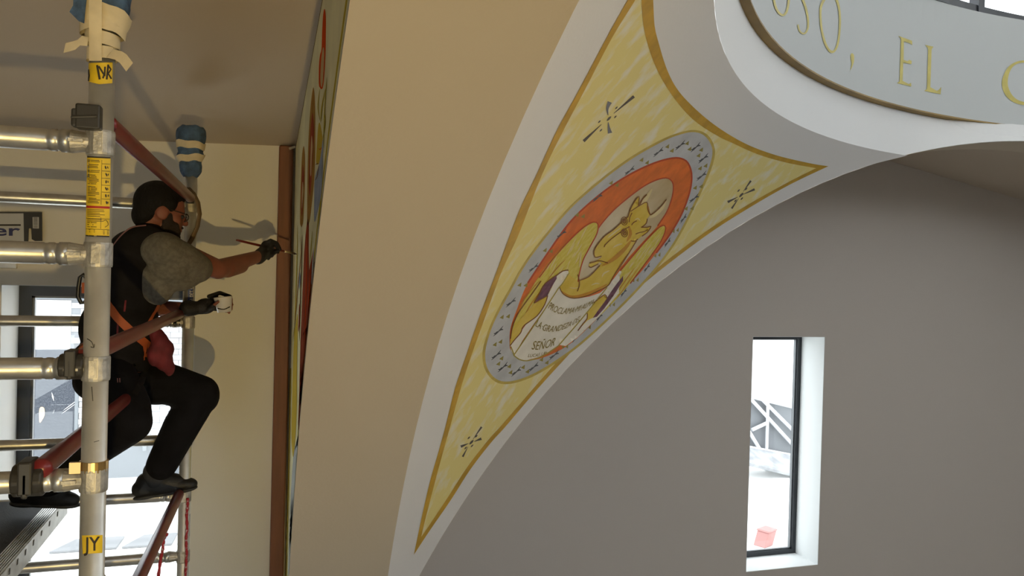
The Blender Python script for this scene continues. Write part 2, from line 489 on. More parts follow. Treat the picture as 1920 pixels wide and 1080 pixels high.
def LP(k): return .0012 + .0005 * k              # paint layer heights

mat('paint_yellow', (.84, .70, .27), .7, scale=7.5, rgb2=(.86, .79, .60), thr=(.50, .68), stretch=((1.5, 1.5, .55), (0, .6, 0)))
mat('paint_gold', (.60, .35, .028), .55, var=.16, scale=7)
mat('paint_gold_light', (.60, .44, .09), .6, var=.15, scale=9)
mat('paint_ring_grey', (.53, .53, .54), .7, var=.08, scale=6)
mat('paint_orange', (.74, .17, .018), .65, var=.12, scale=12)
mat('paint_red', (.52, .065, .012), .65)
mat('paint_cross', (.10, .10, .11), .7)
mat('paint_olive', (.33, .27, .06), .7)
mat('paint_halo', (.56, .40, .17), .38, metal=.25, scale=4, rgb2=(.72, .58, .36), thr=(.3, .7))
mat('paint_ox', (.68, .47, .030), .65, scale=6, rgb2=(.80, .60, .13), thr=(.35, .7))
mat('paint_ox_shade', (.56, .26, .015), .65, var=.15, scale=7)
mat('paint_wing', (.64, .50, .030), .65, scale=9, rgb2=(.76, .64, .16), thr=(.3, .75), stretch=((5, 5, .6), (0, .6, 0)))
mat('paint_white', (.82, .765, .66), .7, var=.05, scale=6)
mat('paint_horn', (.74, .60, .30), .6)
mat('paint_brown_line', (.24, .085, .012), .65)
mat('paint_purple', (.165, .062, .095), .7, var=.3, scale=25)
mat('paint_scroll_line', (.44, .34, .055), .7)
mat('paint_letter', (.26, .19, .022), .7)
mat('paint_star', (.115, .095, .085), .7)
mat('paint_star_grey', (.20, .20, .225), .7)

pen = empty('pendentive_painting', (C1 + .6, YA - .6, ZSP + .6), 'yellow triangular wall painting of a winged ox holding a scroll, under the dome', 'painting')
SP = sphere_pt
LEFT_OUT = [(1212,-62),(1176,0),(1137,70),(1085,168.5),(1044.8,242),(1006,325.6),(974.8,391),(954,445),(926.4,520),(897.4,597),(874,665),(853,727.4),(834.8,800),(821.9,846.7),(806.3,901),(790.7,968.5),(775.7,1039.8)]
LEFT_IN = [(789.4,1006),(800,962),(820,885),(843.4,800),(863.7,727),(884,664),(905,605.6),(935.7,520),(955,476),(974.8,432),(1016.3,325.6),(1057.3,241),(1095.6,168.5),(1147,70),(1190,0),(1203,-24)]
TOP_OUT = [(1553,311.3),(1519,306),(1454.5,290.6),(1397.4,269),(1346,238.5),(1304.4,204.8),(1270.7,168.5),(1250,129.6),(1234.4,80),(1226.7,46.7),(1224,0),(1221,-35),(1212,-62)]
TOP_IN = [(1203,-24),(1202,0),(1207,54.4),(1221.5,106.3),(1242,150.4),(1270.7,193),(1304.4,228),(1346,255),(1369,266),(1420.7,289),(1475,304.8),(1530,315)]
RIGHT_OUT = [(775.7,1039.8),(803.7,997),(845,937),(881.5,880),(920,830),(947,800),(1009,727.4),(1059,672.4),(1123.7,603.7),(1175.6,558),(1245.6,500),(1330,437),(1405,389),(1480.4,346),(1553,311.3)]
RIGHT_IN = [(1530,315),(1478,341),(1402,383.5),(1327,431),(1243,493.5),(1171.6,553),(1119,599),(1054,667),(1004,723),(941,796),(914,826),(876,875),(840,931),(800,991),(789.4,1006)]
outer = catmull(LEFT_OUT, False) + catmull(RIGHT_OUT, False)[1:] + catmull(TOP_OUT, False)[1:-1]
inner = catmull(LEFT_IN, False) + catmull(TOP_IN, False)[1:] + catmull(RIGHT_IN, False)[1:-1]
fill(MB(), [inner], SP, LP(0), 8).build('yellow_field', 'paint_yellow', pen, True)
fill(MB(), [outer, inner], SP, LP(1), 7).build('gold_border', 'paint_gold', pen, True)
def z4(L): return [(860 + x / 2, 200 + y / 2) for x, y in L]          # points read off enlarged crops of the photograph
def z5(L): return [(1020 + x / 5.4, 360 + y / 5.4) for x, y in L]
def z9(L): return [(900 + x / 4.154, 480 + y / 4.154) for x, y in L]
med = z4([(88,930),(100,868),(128,795),(185,690),(262,560),(400,390),(520,280),(640,190),(760,122),(838,93),(890,87),(930,103),(954,138),(960,180),(942,245),(905,330),(852,440),(800,530),(740,610),(660,700),(560,800),(460,890),(380,950),(300,1000),(230,1030),(170,1040),(128,1025),(98,985)])
medi = z4([(98,930),(109,870),(136,798),(192,694),(268,565),(405,396),(525,287),(644,198),(763,130),(838,101),(888,95),(923,110),(945,142),(950,180),(933,242),(897,326),(845,436),(793,526),(733,606),(653,695),(553,795),(454,884),(374,943),(295,992),(228,1021),(172,1030),(134,1016),(107,980)])
core = z4([(190,892),(193,832),(213,770),(258,660),(338,540),(420,428),(520,335),(620,265),(720,215),(800,192),(843,197),(864,220),(873,262),(865,320),(836,400),(790,480),(740,548),(680,622),(600,704),(520,792),(440,870),(380,912),(310,942),(258,950),(218,935),(196,915)])
medL, mediL, coreL = catmull(med), catmull(medi), catmull(core)
ringp = fill(MB(), [medL, coreL], SP, LP(1.5), 8).build('medallion_ring', 'paint_ring_grey', pen, True)
fill(MB(), [medL, mediL], SP, LP(2)).build('gold_outline', 'paint_gold_light', ringp, True)
orange = fill(MB(), [coreL], SP, LP(1.5), 8).build('orange_field', 'paint_orange', pen, True)
m = MB(); stroke(m, coreL[:0] + z4([(258,660),(338,540),(420,428),(520,335),(620,265),(720,215),(800,192),(843,197),(864,220),(873,262),(865,320),(836,400),(790,480),(740,548)]), 3.2, SP, LP(2)); m.build('red_outline', 'paint_red', orange, True)
# crosses and small triangles on the ring
m = MB(); tri = MB()
X = z4([(520,338),(640,238),(748,168),(830,143),(888,150),(917,192),(910,258),(882,342),(842,418),(782,508),(705,603),(618,695),(527,787),(437,865),(357,930),(280,975),(215,992),(165,975),(140,930),(148,840),(195,732),(280,602),(385,475)])
for i, (x, y) in enumerate(X):
    nx, ny = X[(i + 1) % len(X)]; px_, py_ = X[i - 1]
    a = math.atan2(ny - py_, nx - px_)
    k = .62 if 8 <= i <= 13 else 1.0
    m = MB()
    stroke(m, [(x - 10 * k, y + 10), (x, y + 1), (x + 9 * k, y - 10)], 1.9, SP, LP(3), 'both')
    for sg in (-1, 1):
        q = [(x + sg * 1.5, y - sg * .5), (x + sg * 6 * k, y - sg * 4 + 1), (x + sg * 9 * k, y - sg * 3 + 1)]
        stroke(m, q, 2.8, SP, LP(3), 'both', step=2)
    m.build('painted_cross', 'paint_cross', ringp)['kind'] = 'stuff'
    mx, my = (x + nx) / 2, (y + ny) / 2
    d = np.array([nx - x, ny - y]); d /= np.linalg.norm(d) + 1e-9; o = np.array([-d[1], d[0]])
    for sg in (-1, 1):
        c = np.array([mx, my]) + o * sg * (5.0 if k == 1 else 2.5) + d * sg * 3
        tri.add([SP(*(c + q), LP(3)) for q in (np.array([-4 * k, 1.5]), np.array([3 * k, 4.0]), np.array([4 * k, -4.5]))], [(0, 1, 2)])
tri.build('ring_triangles', 'paint_olive', ringp)['kind'] = 'stuff'
# the ox
halo = catmull(z4([(445,648),(452,592),(478,530),(520,458),(575,392),(640,336),(700,293),(752,270),(785,268),(803,290),(800,335),(780,392),(745,446),(695,500),(640,560),(600,606),(530,640),(480,656)]))
ho = fill(MB(), [halo], SP, LP(2)).build('gold_halo', 'paint_halo', pen, True)
m = MB(); stroke(m, z4([(452,592),(478,530),(520,458),(575,392),(640,336),(700,293),(752,270),(785,268),(803,290),(800,335),(780,392),(745,446)]), 2.2, SP, LP(3)); m.build('red_outline', 'paint_red', ho, True)
wingL = catmull(z4([(198,885),(205,825),(235,745),(290,650),(355,560),(420,492),(470,448),(505,431),(521,441),(517,474),(492,522),(466,572),(452,620),(446,655),(415,700),(370,715),(310,735),(262,790),(222,850)]))
wingR = catmull(z4([(752,450),(772,446),(773,466),(752,512),(702,582),(642,662),(570,742),(515,792),(497,772),(556,694),(598,622),(642,570),(700,502)]))
wg = fill(MB(), [wingL], SP, LP(3)).build('ox_wing', 'paint_wing', pen, True); fill(MB(), [wingR], SP, LP(3)).build('ox_wing', 'paint_wing', pen, True)
m = MB()
for L in ([(300,640),(355,565),(420,494),(470,449),(505,431),(521,441),(517,474),(492,522),(466,572),(452,620),(446,655)], [(642,662),(702,582),(752,512),(773,466),(772,446),(752,450),(700,502),(642,570),(598,622)]):
    stroke(m, z4(L), 2.0, SP, LP(5))
m.build('wing_outline', 'paint_red', wg, True)['kind'] = 'stuff'
m = MB(); rnd = random.Random(3)
for i in range(46):
    t = rnd.random(); x = 235 + 210 * t + rnd.uniform(-35, 35); y = 790 - 290 * t + rnd.uniform(-20, 60); l = rnd.uniform(20, 55)
    p = z4([(x, y), (x + l * .52, y - l)])
    if inside(np.array([q[0] for q in p]), np.array([q[1] for q in p]), [wingL]).all(): stroke(m, p, rnd.uniform(1.2, 2.4), SP, LP(4), 'both')
for i in range(34):
    t = rnd.random(); x = 545 + 200 * t + rnd.uniform(-25, 25); y = 740 - 260 * t + rnd.uniform(-20, 40); l = rnd.uniform(20, 45)
    p = z4([(x, y), (x + l * .75, y - l)])
    if inside(np.array([q[0] for q in p]), np.array([q[1] for q in p]), [wingR]).all(): stroke(m, p, rnd.uniform(1.0, 2.0), SP, LP(4), 'both')
m.build('feather_strokes', 'paint_horn', wg)['kind'] = 'stuff'
m = MB()
for L in ([(215,770),(245,720),(300,650)], [(235,800),(275,730),(330,660)], [(260,800),(300,735),(350,670)], [(330,650),(370,600),(400,570)], [(560,735),(610,670),(660,600)], [(590,720),(640,650),(680,595)]):
    stroke(m, z4(L), 2.2, SP, LP(5), 'both')
m.build('feather_shade', 'paint_ox_shade', wg)['kind'] = 'stuff'
chest = catmull(z5([(145,955),(180,1018),(250,1062),(330,1068),(450,1038),(560,988),(650,935),(690,860),(750,770),(850,620),(930,490),(900,430),(820,470),(720,590),(640,690),(560,735),(470,845),(350,892),(310,880),(240,830),(200,880)]))
cb = fill(MB(), [chest], SP, LP(4)).build('ox_neck', 'paint_ox', pen, True)
head = dense(z5([(870,190),(960,132),(1035,98),(1046,165),(1072,228),(1040,265),(1030,312),(990,350),(945,410),(900,480),(860,540),(800,605),(720,665),(640,712),(590,728),(556,706),(540,720),(470,758),(447,748),(455,715),(510,700),(572,662),(577,642),(510,654),(499,592),(530,535),(580,470),(620,430),(690,382),(760,320),(780,285),(840,245),(862,215)]), True, 3)
hd = fill(MB(), [head], SP, LP(5)).build('ox_head', 'paint_ox', pen, True)
ear = [(895,495),(940,410),(975,350),(1035,353),(1078,342),(1040,402),(985,442),(940,482)]
earl = [(848,238),(868,170),(905,100),(958,35),(950,130),(872,200)]
for e_ in (ear, earl): fill(MB(), [dense(z5(e_), True, 3)], SP, LP(6)).build('ox_ear', 'paint_ox', pen, True)
fill(MB(), [catmull(z5([(960,135),(990,70),(1035,20),(1090,-40),(1070,25),(1025,98)]), True, 3)], SP, LP(6)).build('ox_horn', 'paint_horn', pen, True); fill(MB(), [catmull(z5([(1060,238),(1110,205),(1180,140),(1235,68),(1205,165),(1135,235),(1068,262)]), True, 3)], SP, LP(6)).build('ox_horn', 'paint_horn', pen, True)
m = MB()      # warm shading on cheek, jaw, throat and chest hem
for L, w in (([(580,745),(660,700),(740,640),(820,560),(880,480)], 8), ([(175,1000),(250,1050),(330,1055),(450,1022),(560,970),(640,925)], 6), ([(700,850),(760,755),(850,615)], 4), ([(1040,115),(1050,170),(1065,225)], 4), ([(850,340),(870,420),(830,500)], 6)):
    stroke(m, z5(L), w, SP, LP(6), 'both')
m.build('warm_shading', 'paint_ox_shade', hd, True)['kind'] = 'stuff'
fill(MB(), [dense([(1046.9,646.1),(1092.6,593.1),(1137.1,537.8),(1160,508.9),(1161.2,516.1),(1160,549),(1121,594),(1083,631),(1060,648)], True, 4)], SP, LP(5), 8).build('scroll_edge', 'paint_white', pen, True)
m = MB()      # pale highlights
for L, w in (([(640,460),(700,410),(780,350)], 5), ([(690,560),(740,530),(790,520)], 5), ([(910,280),(945,262),(970,290)], 4), ([(580,860),(600,820),(660,790)], 5), ([(370,600),(360,690),(350,760)], 4), ([(250,960),(300,970),(345,960)], 3), ([(470,940),(520,920),(560,925)], 4), ([(300,820),(330,870)], 3)):
    stroke(m, z5(L), w * .6, SP, LP(7), 'both')
m.build('pale_highlights', 'paint_horn', hd, True)['kind'] = 'stuff'
m = MB()      # brown drawing lines
for L in ([(605,552),(612,530),(680,465),(780,392),(820,365),(860,345)], [(530,535),(500,590),(510,654),(577,642)], [(455,715),(510,700),(555,690),(640,712)], [(447,745),(470,758),(545,722)], [(870,190),(960,132),(1035,98),(1046,165),(1072,228)],
          [(530,535),(580,470),(620,430),(690,382),(780,300),(850,240)], [(880,330),(892,312),(905,300),(935,285)], [(855,300),(862,250),(885,205)], [(875,490),(915,492),(945,470)], [(920,420),(960,405),(1010,395),(1045,375)], [(975,350),(1035,353),(1078,342),(1040,402),(985,442)],
          [(848,238),(868,170),(905,100),(955,38),(950,130)], [(960,135),(990,70),(1035,20)], [(1072,228),(1110,205),(1180,140),(1235,68)], [(335,830),(352,900),(350,950),(330,1000)], [(350,890),(450,850),(560,738)], [(150,955),(180,1018),(250,1062),(330,1068),(450,1038),(560,988),(650,935),(690,860),(750,770),(850,620),(930,490)], [(1040,265),(1030,312),(985,350)]):
    stroke(m, z5(L), 1.7, SP, LP(8))
for cx_, cy_ in ((808,408), (806,288)):
    for rx, ry, w in ((34, 46, 1.4), (17, 24, 1.8)):
        a = [(cx_ + rx * math.cos(t) * .8 + ry * math.sin(t) * .35, cy_ + ry * math.sin(t) * .8 - rx * math.cos(t) * .55) for t in [2 * PI * i / 14 for i in range(15)]]
        stroke(m, z5(a), w, SP, LP(8), step=2)
    fill(m, [dense(z5([(cx_ - 9, cy_ + 4), (cx_, cy_ - 12), (cx_ + 9, cy_ - 4), (cx_, cy_ + 12)]), True, 2)], SP, LP(8), 5)
m.build('drawn_lines', 'paint_brown_line', hd)['kind'] = 'stuff'
# scroll, sleeves, hands, writing
sheet = z9([(612,235),(640,290),(690,318),(760,328),(850,312),(930,285),(1000,225),(1060,150),(1080,120),(975,255),(800,470),(610,690),(530,745),(450,785),(360,810),(300,800),(258,765),(380,590),(500,410)])
roll = z9([(588,150),(640,112),(682,106),(686,130),(640,205),(560,320),(440,490),(330,650),(262,768),(238,735),(232,695),(310,590),(420,440),(520,310),(560,230)])
sleeveL = z9([(415,362),(455,292),(500,212),(560,160),(592,142),(592,172),(545,250),(522,302),(470,332)])
sleeveR = z9([(870,480),(930,400),(985,322),(1040,240),(1110,150),(1110,190),(1040,300),(960,410),(905,470)])
handL = z9([(228,695),(238,590),(288,512),(350,440),(415,372),(520,305),(520,330),(500,370),(440,460),(380,505),(335,540),(312,592),(262,650)])
handR = z9([(758,578),(800,520),(828,482),(830,440),(880,362),(968,296),(985,330),(930,400),(875,478),(830,500)])
robe = z9([(228,690),(245,560),(300,420),(380,290),(460,190),(540,150),(590,150),(520,300),(415,365),(300,500)])
fill(MB(), [dense(robe, True, 4)], SP, LP(4)).build('robe_sleeve', 'paint_wing', pen, True)
scr = fill(MB(), [dense(sheet, True, 4)], SP, LP(5), 8).build('scroll', 'paint_white', pen, True)
fill(MB(), [dense(roll, True, 4)], SP, LP(6)).build('scroll_roll', 'paint_white', scr, True)
rollr = z9([(1000,225),(1040,170),(1085,110),(1100,120),(1060,200),(985,310),(975,296),(905,350),(840,440),(800,470),(900,350)])
fill(MB(), [dense(rollr, True, 4)], SP, LP(6)).build('scroll_roll', 'paint_white', scr, True)
for e_ in (sleeveL, sleeveR): fill(MB(), [dense(e_, True, 4)], SP, LP(7)).build('purple_sleeve', 'paint_purple', pen, True)
for e_ in (handL, handR): fill(MB(), [dense(e_, True, 4)], SP, LP(7)).build('ox_hand', 'paint_ox', pen, True)
m = MB()
for L in ([(600,255),(500,410),(380,590),(258,768)], [(985,240),(800,470),(610,690)], [(258,768),(300,800),(360,812),(450,788),(530,748),(610,692)], [(690,125),(640,205),(600,255)], [(235,700),(262,768)]):
    stroke(m, z9(L), 2.0, SP, LP(8))
m.build('scroll_lines', 'paint_scroll_line', scr)['kind'] = 'stuff'
m = MB()
for L in ([(228,695),(262,650),(312,592),(335,540),(440,460),(500,370),(522,302)], [(415,362),(520,305)], [(588,150),(640,112),(684,106)], [(758,578),(800,520),(830,482),(830,440)], [(880,362),(968,296),(985,330)], [(415,362),(455,292),(500,212),(590,145)], [(232,640),(250,540),(300,430),(400,290),(470,190)]):
    stroke(m, z9(L), 1.9, SP, LP(8))
m.build('hand_outlines', 'paint_brown_line', scr)['kind'] = 'stuff'
m = MB()
text_along(m, 'PROCLAMA·MI·ALMA', z9([(524,402),(590,440),(680,446),(780,418),(872,372)]), (5.5, -11.5), SP, LP(9))
text_along(m, 'LA·GRANDEZA·DEL', z9([(424,540),(500,580),(580,584),(680,552),(772,498)]), (5.5, -11.5), SP, LP(9))
text_along(m, 'SEÑOR', z9([(394,722),(450,726),(510,714),(572,692)]), (5.5, -16), SP, LP(9))
text_along(m, 'LUCAS 1,46', z9([(366,783),(430,780),(512,756)]), (2.4, -6), SP, LP(9))
m.build('scroll_writing', 'paint_letter', scr)['kind'] = 'stuff'
# brushed stars on the field
for cx_, cy_, arms in ((1141, 221.5, [((1150,212),(1188,180),5.5),((1127,232.5),(1093.5,264),5.5)]), (1389.5, 365, [((1393,359),(1407.5,338.5),3.6),((1392,364.5),(1414.5,354.5),4.2),((1383,369),(1364,378.5),4.6),((1384.5,371.5),(1371.5,390.5),3.6)]), (883.5, 828.5, [((886.5,823),(902.5,800),3.6),((888.5,827.5),(902,822),5),((878,831),(863.5,837),5),((877,837),(867,856),3.6)])):
    m = MB()
    for a, b, w in arms: stroke(m, [a, b], w, SP, LP(2), (.15, 1.0), step=3)
    stroke(m, [(cx_ - 4, cy_ + 4.5), (cx_ + 4, cy_ - 4)], 4, SP, LP(2), 'both', step=2)
    for dx, dy in ((14, -20), (12, -3), (-18, 6), (-15, 22)) if cx_ == 1141 else ((9, -11), (-5, -8), (1, 7), (-11, 11)):
        stroke(m, [(cx_ + dx - 2.4, cy_ + dy + 2.6), (cx_ + dx + 2.4, cy_ + dy - 2.6)], 2.6, SP, LP(2), 'both', step=2)
    so = m.build('brushed_star', 'paint_star', pen); so['kind'] = 'stuff'
    if cx_ == 1141:
        m = MB(); stroke(m, [(1139.5,215.5),(1138,203),(1142.5,190.5)], 8.5, SP, LP(2), (.1, 1), step=2); stroke(m, [(1139.7,228.5),(1141,240),(1143,249)], 8.5, SP, LP(2), (.1, 1), step=2)
        m.build('grey_petals', 'paint_star_grey', so)['kind'] = 'stuff'

# ------------------------------------------------------------------ drum inscription
mat('paint_inscription', (.62, .52, .13), .6, var=.1, scale=10)
ins = empty('inscription', (CX - 2, CY + 4.9, ZRB + .3), 'pale gold capital letters painted round the inside of the drum', 'lettering')
def zz(L): return [(1360 + x / 3.4286, y / 3.4286) for x, y in L]      # crop of the inscription
def letter(loops, sm):
    m = MB()
    fill(m, [(catmull(zz(L), True, 4) if s else dense(zz(L), True, 4)) for L, s in zip(loops, sm)], drum_pt, .004, 12)
    m.build('letter', 'paint_inscription', ins)
m = MB(); stroke(m, zz([(305,-120),(308,-40),(322,40),(345,82),(370,98),(392,80),(405,30),(408,-40),(395,-120)]), 4, drum_pt, .004); m.build('letter', 'paint_inscription', ins)
m = MB(); stroke(m, zz([(520,-150),(470,-120),(462,-70),(495,-10),(520,60),(532,130),(530,185),(512,214),(490,212),(474,190),(468,158)]), 5.5, drum_pt, .004, (1, .45)); m.build('letter', 'paint_inscription', ins)
letter([[(605,70),(612,180),(632,270),(660,325),(686,342),(712,325),(732,270),(743,160),(740,70),(728,10),(708,-25),(672,-38),(640,-25),(615,20)],
        [(618,75),(624,175),(643,258),(668,312),(688,326),(706,310),(722,255),(731,155),(728,75),(716,22),(700,-8),(674,-18),(650,-8),(628,30)]], (1, 1))
letter([[(806,350),(818,342),(828,360),(826,400),(816,430),(804,452),(812,410),(808,385)]], (1,))
letter([[(1112,230),(1200,262),(1202,290),(1186,278),(1148,266),(1146,384),(1172,394),(1182,384),(1198,392),(1196,412),(1172,408),(1144,402),(1140,520),(1180,540),(1194,532),(1196,556),(1104,534),(1120,522),(1130,250)]], (0,))
letter([[(1284,288),(1338,300),(1326,318),(1318,560),(1360,584),(1374,576),(1388,558),(1384,606),(1278,584),(1296,572),(1304,312)]], (0,))
letter([[(1990,392),(1930,388),(1880,394),(1830,420),(1795,470),(1778,530),(1790,590),(1822,635),(1870,664),(1930,676),(2000,672),(2030,640),(1990,655),(1930,656),(1880,642),(1842,608),(1818,555),(1818,500),(1834,450),(1862,418),(1900,404),(1950,404),(2000,420)]], (1,))
#@@PART3

# ------------------------------------------------------------------ mural on the outer face of the arch wall
mat('mural_ground', (.84, .78, .49), .95, spec=0.0, var=.10, scale=3)
mat('mural_olive', (.52, .40, .06), .95, spec=0.0)
mat('mural_brown', (.42, .22, .06), .95, spec=0.0, var=.15, scale=14)
mat('mural_red', (.68, .085, .018), .95, spec=0.0)
mat('mural_darkred', (.36, .085, .045), .95, spec=0.0, var=.25, scale=9, stretch=((1, 1, .3), (0, 0, 0)))
mat('mural_skin', (.64, .44, .22), .95, spec=0.0)
mat('mural_blue', (.34, .38, .46), .95, spec=0.0, var=.2, scale=12)
mat('mural_pale', (.50, .52, .50), .95, spec=0.0)
mat('mural_ochre', (.62, .44, .07), .95, spec=0.0)
mat('mural_line', (.17, .085, .025), .95, spec=0.0)
mur = empty('mural', (C2, 4.0, EYE), 'tall painted mural of haloed figures on the arch face beside the brown board', 'painting')
def MU(u, v, h=0.0):
    p = at_x(u, v, C2 - h)
    y_ = min(p.y, YB - .004)
    z_ = min(p.z, EYE + .742 + .10 * (YB - y_))
    r_ = math.hypot(y_ - CY, z_ - ZS)
    if r_ < RR + .012: y_ = CY + (y_ - CY) * (RR + .012) / r_; z_ = ZS + (z_ - ZS) * (RR + .012) / r_
    return (C2 - h, min(y_, YB - .004), z_)
def q5(L): return [(540 + x / 4.15, 160 + y / 4.154) for x, y in L]
def q6(L): return [(530 + x / 4.5, 400 + y / 4.5) for x, y in L]
def q7(L): return [(480 + x / 3.6, y / 3.6) for x, y in L]
def qn(L): return [(530 + x / 2, 540 + y / 2) for x, y in L]
ARCH = [(664,-60),(655,0),(644,78),(631,167),(617,289),(610.5,332),(594,470),(588,540),(577,650),(560,810),(552,920),(542,1080),(538,1130)]
EDGE = [(613,-60),(603.6,0),(591,80),(577,167),(563,262),(555,300),(550,500),(541,800),(533,1080),(531,1130)]
def mfill(nm, L, m, k, smooth=True, parent=None, cell=12):
    return fill(MB(), [catmull(L, True, 5) if smooth else dense(L, True, 5)], MU, LP(k), cell).build(nm, m, parent or mur)
_th = [math.asin((ZSP + .4 - ZS) / RR) + (PI / 2 - math.asin((ZSP + .4 - ZS) / RR)) * i / 70 for i in range(71)]
_arc = [(CY + (RR + .006) * math.cos(a), ZS + (RR + .006) * math.sin(a)) for a in _th]
def _ceil(y): return EYE + .742 + .10 * (YB - max(y, CY))
_rows = []
for y_, z_ in _arc:                       # fan out from the arch to the corner and the ceiling
    t_ = min(1.0, (z_ - _arc[0][1]) / (EYE + .742 - _arc[0][1])) if z_ < EYE + .3 else 1.0
    _rows.append((y_, z_))
m = MB(); vs = []; n_ = len(_rows)
for k, (y_, z_) in enumerate(_rows):
    zt = z_ if z_ < EYE - .6 else z_
    m_y = YB - .004
    # straight out along the normal until the corner or the ceiling is met
    ny_, nz_ = (y_ - CY) / RR, (z_ - ZS) / RR
    d1 = (m_y - y_) / max(ny_, 1e-4); d2 = (_ceil(y_) - z_) / max(nz_ - .10 * ny_ + .20 * ny_, 1e-4); d_ = max(.02, min(d1, d2))
    vs.append([(C2 - LP(0), y_ + ny_ * d_ * q, min(z_ + nz_ * d_ * q, _ceil(y_ + ny_ * d_ * q))) for q in (0, .25, .5, .75, 1.0)])
m.grid(vs)
# the corner below the ceiling, left out by the fan
kc = max(k for k in range(n_) if vs[k][-1][1] > YB - .006)
m.add([vs[kc][-1], vs[kc + 1][-1], (C2 - LP(0), YB - .004, _ceil(YB))], [(0, 1, 2)])
m.build('mural_ground', 'mural_ground', mur)
MB().grid([[(C2 - LP(1), CY + (RR + q) * math.cos(a), ZS + (RR + q) * math.sin(a)) for a in _th] for q in (.030, .062)]).build('border_line', 'mural_olive', mur)
_ys = [YB - .05 - (YB - CY - .3) * i / 40 for i in range(41)]
MB().grid([[(C2 - LP(1), y, _ceil(y) - q) for y in _ys] for q in (.008, .020)]).build('border_line', 'mural_line', mur)
fig = mfill('red_halo', q7([(462,60),(471,110),(471,250),(469,360),(463,480),(455,570),(445,602),(430,590),(424,560),(425,440),(432,370),(442,330),(447,200),(453,100)]), 'mural_red', 1)
mfill('pale_face', q7([(453,320),(460,345),(458,440),(450,560),(440,590),(434,530),(440,400)]), 'mural_skin', 2, True, fig)
h1 = mfill('brown_halo', q5([(197,15),(208,90),(212,280),(212,500),(206,700),(188,900),(168,1060),(150,1080),(150,800),(156,500),(166,300),(180,120)]), 'mural_brown', 1)
mfill('red_robe', q5([(190,215),(201,300),(201,420),(192,560),(184,720),(172,860),(162,800),(165,560),(174,360)]), 'mural_darkred', 2, True, h1)
mfill('pale_face', q5([(185,390),(192,470),(186,560),(180,700),(172,690),(174,560),(178,450)]), 'mural_skin', 3, True, h1)
h2 = mfill('brown_halo', q5([(122,472),(132,540),(133,700),(127,900),(116,1080),(94,1080),(98,800),(108,560)]), 'mural_brown', 1)
mfill('red_robe', q5([(116,620),(124,700),(122,800),(112,1000),(104,1000),(104,800)]), 'mural_darkred', 2, True, h2)
mfill('pale_face', q5([(114,750),(120,810),(114,900),(108,960),(107,860)]), 'mural_skin', 3, True, h2)
fy = mfill('yellow_robe', q5([(219,600),(224,480),(234,330),(246,290),(262,360),(270,430),(262,500),(240,612)]), 'mural_ochre', 1)
mfill('blue_robe', q5([(270,425),(278,440),(270,560),(271,680),(256,860),(236,960),(206,1062),(204,850),(210,720),(240,622),(258,520)]), 'mural_blue', 2, True)
mfill('dark_red_robe', q6([(210,40),(222,90),(220,300),(223,480),(262,290),(271,470),(265,560),(250,720),(236,880),(215,1080),(205,1250),(185,1500),(165,1700),(140,1900),(130,1780),(140,1500),(150,1080),(160,850),(170,600),(180,350),(192,190)]), 'mural_darkred', 1, False)
for L, w, m_ in ((q6([(262,300),(252,470),(243,600)]), 2.2, 'mural_pale'), (q6([(142,490),(144,560),(138,640)]), 2.6, 'mural_blue'), (q6([(140,760),(140,900),(132,1000)]), 2.6, 'mural_darkred'),
                 (q7([(430,600),(418,720),(432,815)]), 1.6, 'mural_olive'), (q7([(478,520),(462,760),(455,1000)]), 1.6, 'mural_olive'), (q7([(468,600),(445,720),(435,830)]), 2.2, 'mural_olive'),
                 (q5([(282,200),(290,290),(270,420)]), 1.4, 'mural_olive'), (q5([(238,490),(250,500),(262,480)]), 1.6, 'mural_red'), (q5([(215,620),(225,610),(240,612)]), 1.6, 'mural_line'), (q5([(210,740),(225,715),(240,620)]), 1.4, 'mural_line'),
                 (q5([(260,860),(250,960),(235,1080)]), 1.4, 'mural_olive'), (q5([(285,800),(275,960),(262,1080)]), 1.4, 'mural_olive'), (q6([(150,200),(155,330),(130,600),(105,900),(85,1080)]), 1.6, 'mural_brown'), (q6([(165,180),(160,420),(150,700),(140,1080)]), 1.4, 'mural_line'),
                 (q6([(125,100),(120,400),(110,700),(95,1080)]), 2.0, 'mural_olive'), (q6([(205,60),(202,400),(196,700),(185,1080)]), 1.3, 'mural_red'), (q6([(240,420),(228,600),(215,800)]), 1.3, 'mural_red'), (q6([(250,150),(240,280),(228,420)]), 1.6, 'mural_olive')):
    stroke(MB(), L, w, MU, LP(3), 'both').build('painted_line', m_, mur)
mfill('ochre_robe', qn([(42,200),(56,100),(54,300),(52,480),(41,632),(33,560),(36,400)]), 'mural_ochre', 2)
mfill('pale_robe', qn([(45,600),(59,575),(52,700),(40,900),(30,1080),(20,1080),(27,850),(36,680)]), 'mural_pale', 2)
stroke(MB(), qn([(30,300),(24,600),(17,900),(12,1080)]), 2.4, MU, LP(3)).build('painted_line', 'mural_olive', mur)

# brown board in the corner
mat('brown_board', (.20, .075, .035), .6, var=.12, scale=5, stretch=((6, 6, .5), (0, 0, 0)), bump=.08, bscale=30)
b0, b1 = at_y(514.5, 677, YB - .06), at_y(541.0, 677, YB - .06)
bo = MB().box((b0.x, YB - .06, .0), (b1.x, YB - .002, at_y(540, 273, YB - .06).z)).build('corner_board', 'brown_board', None, False, .008)
tag(bo, 'narrow brown upright board in the corner between cream wall and mural', 'board')
mat('masking_tape', (.62, .53, .36), .7, var=.1, scale=20)
tp = at_y(548, 277, YB - .075)
tpo = MB().obox(tp, (.017, 0, .008), (0, .0006, 0), (-.003, 0, .006)).build('tape_scrap', 'masking_tape')
tag(tpo, 'tiny scrap of pale tape stuck at the top of the brown board', 'tape')

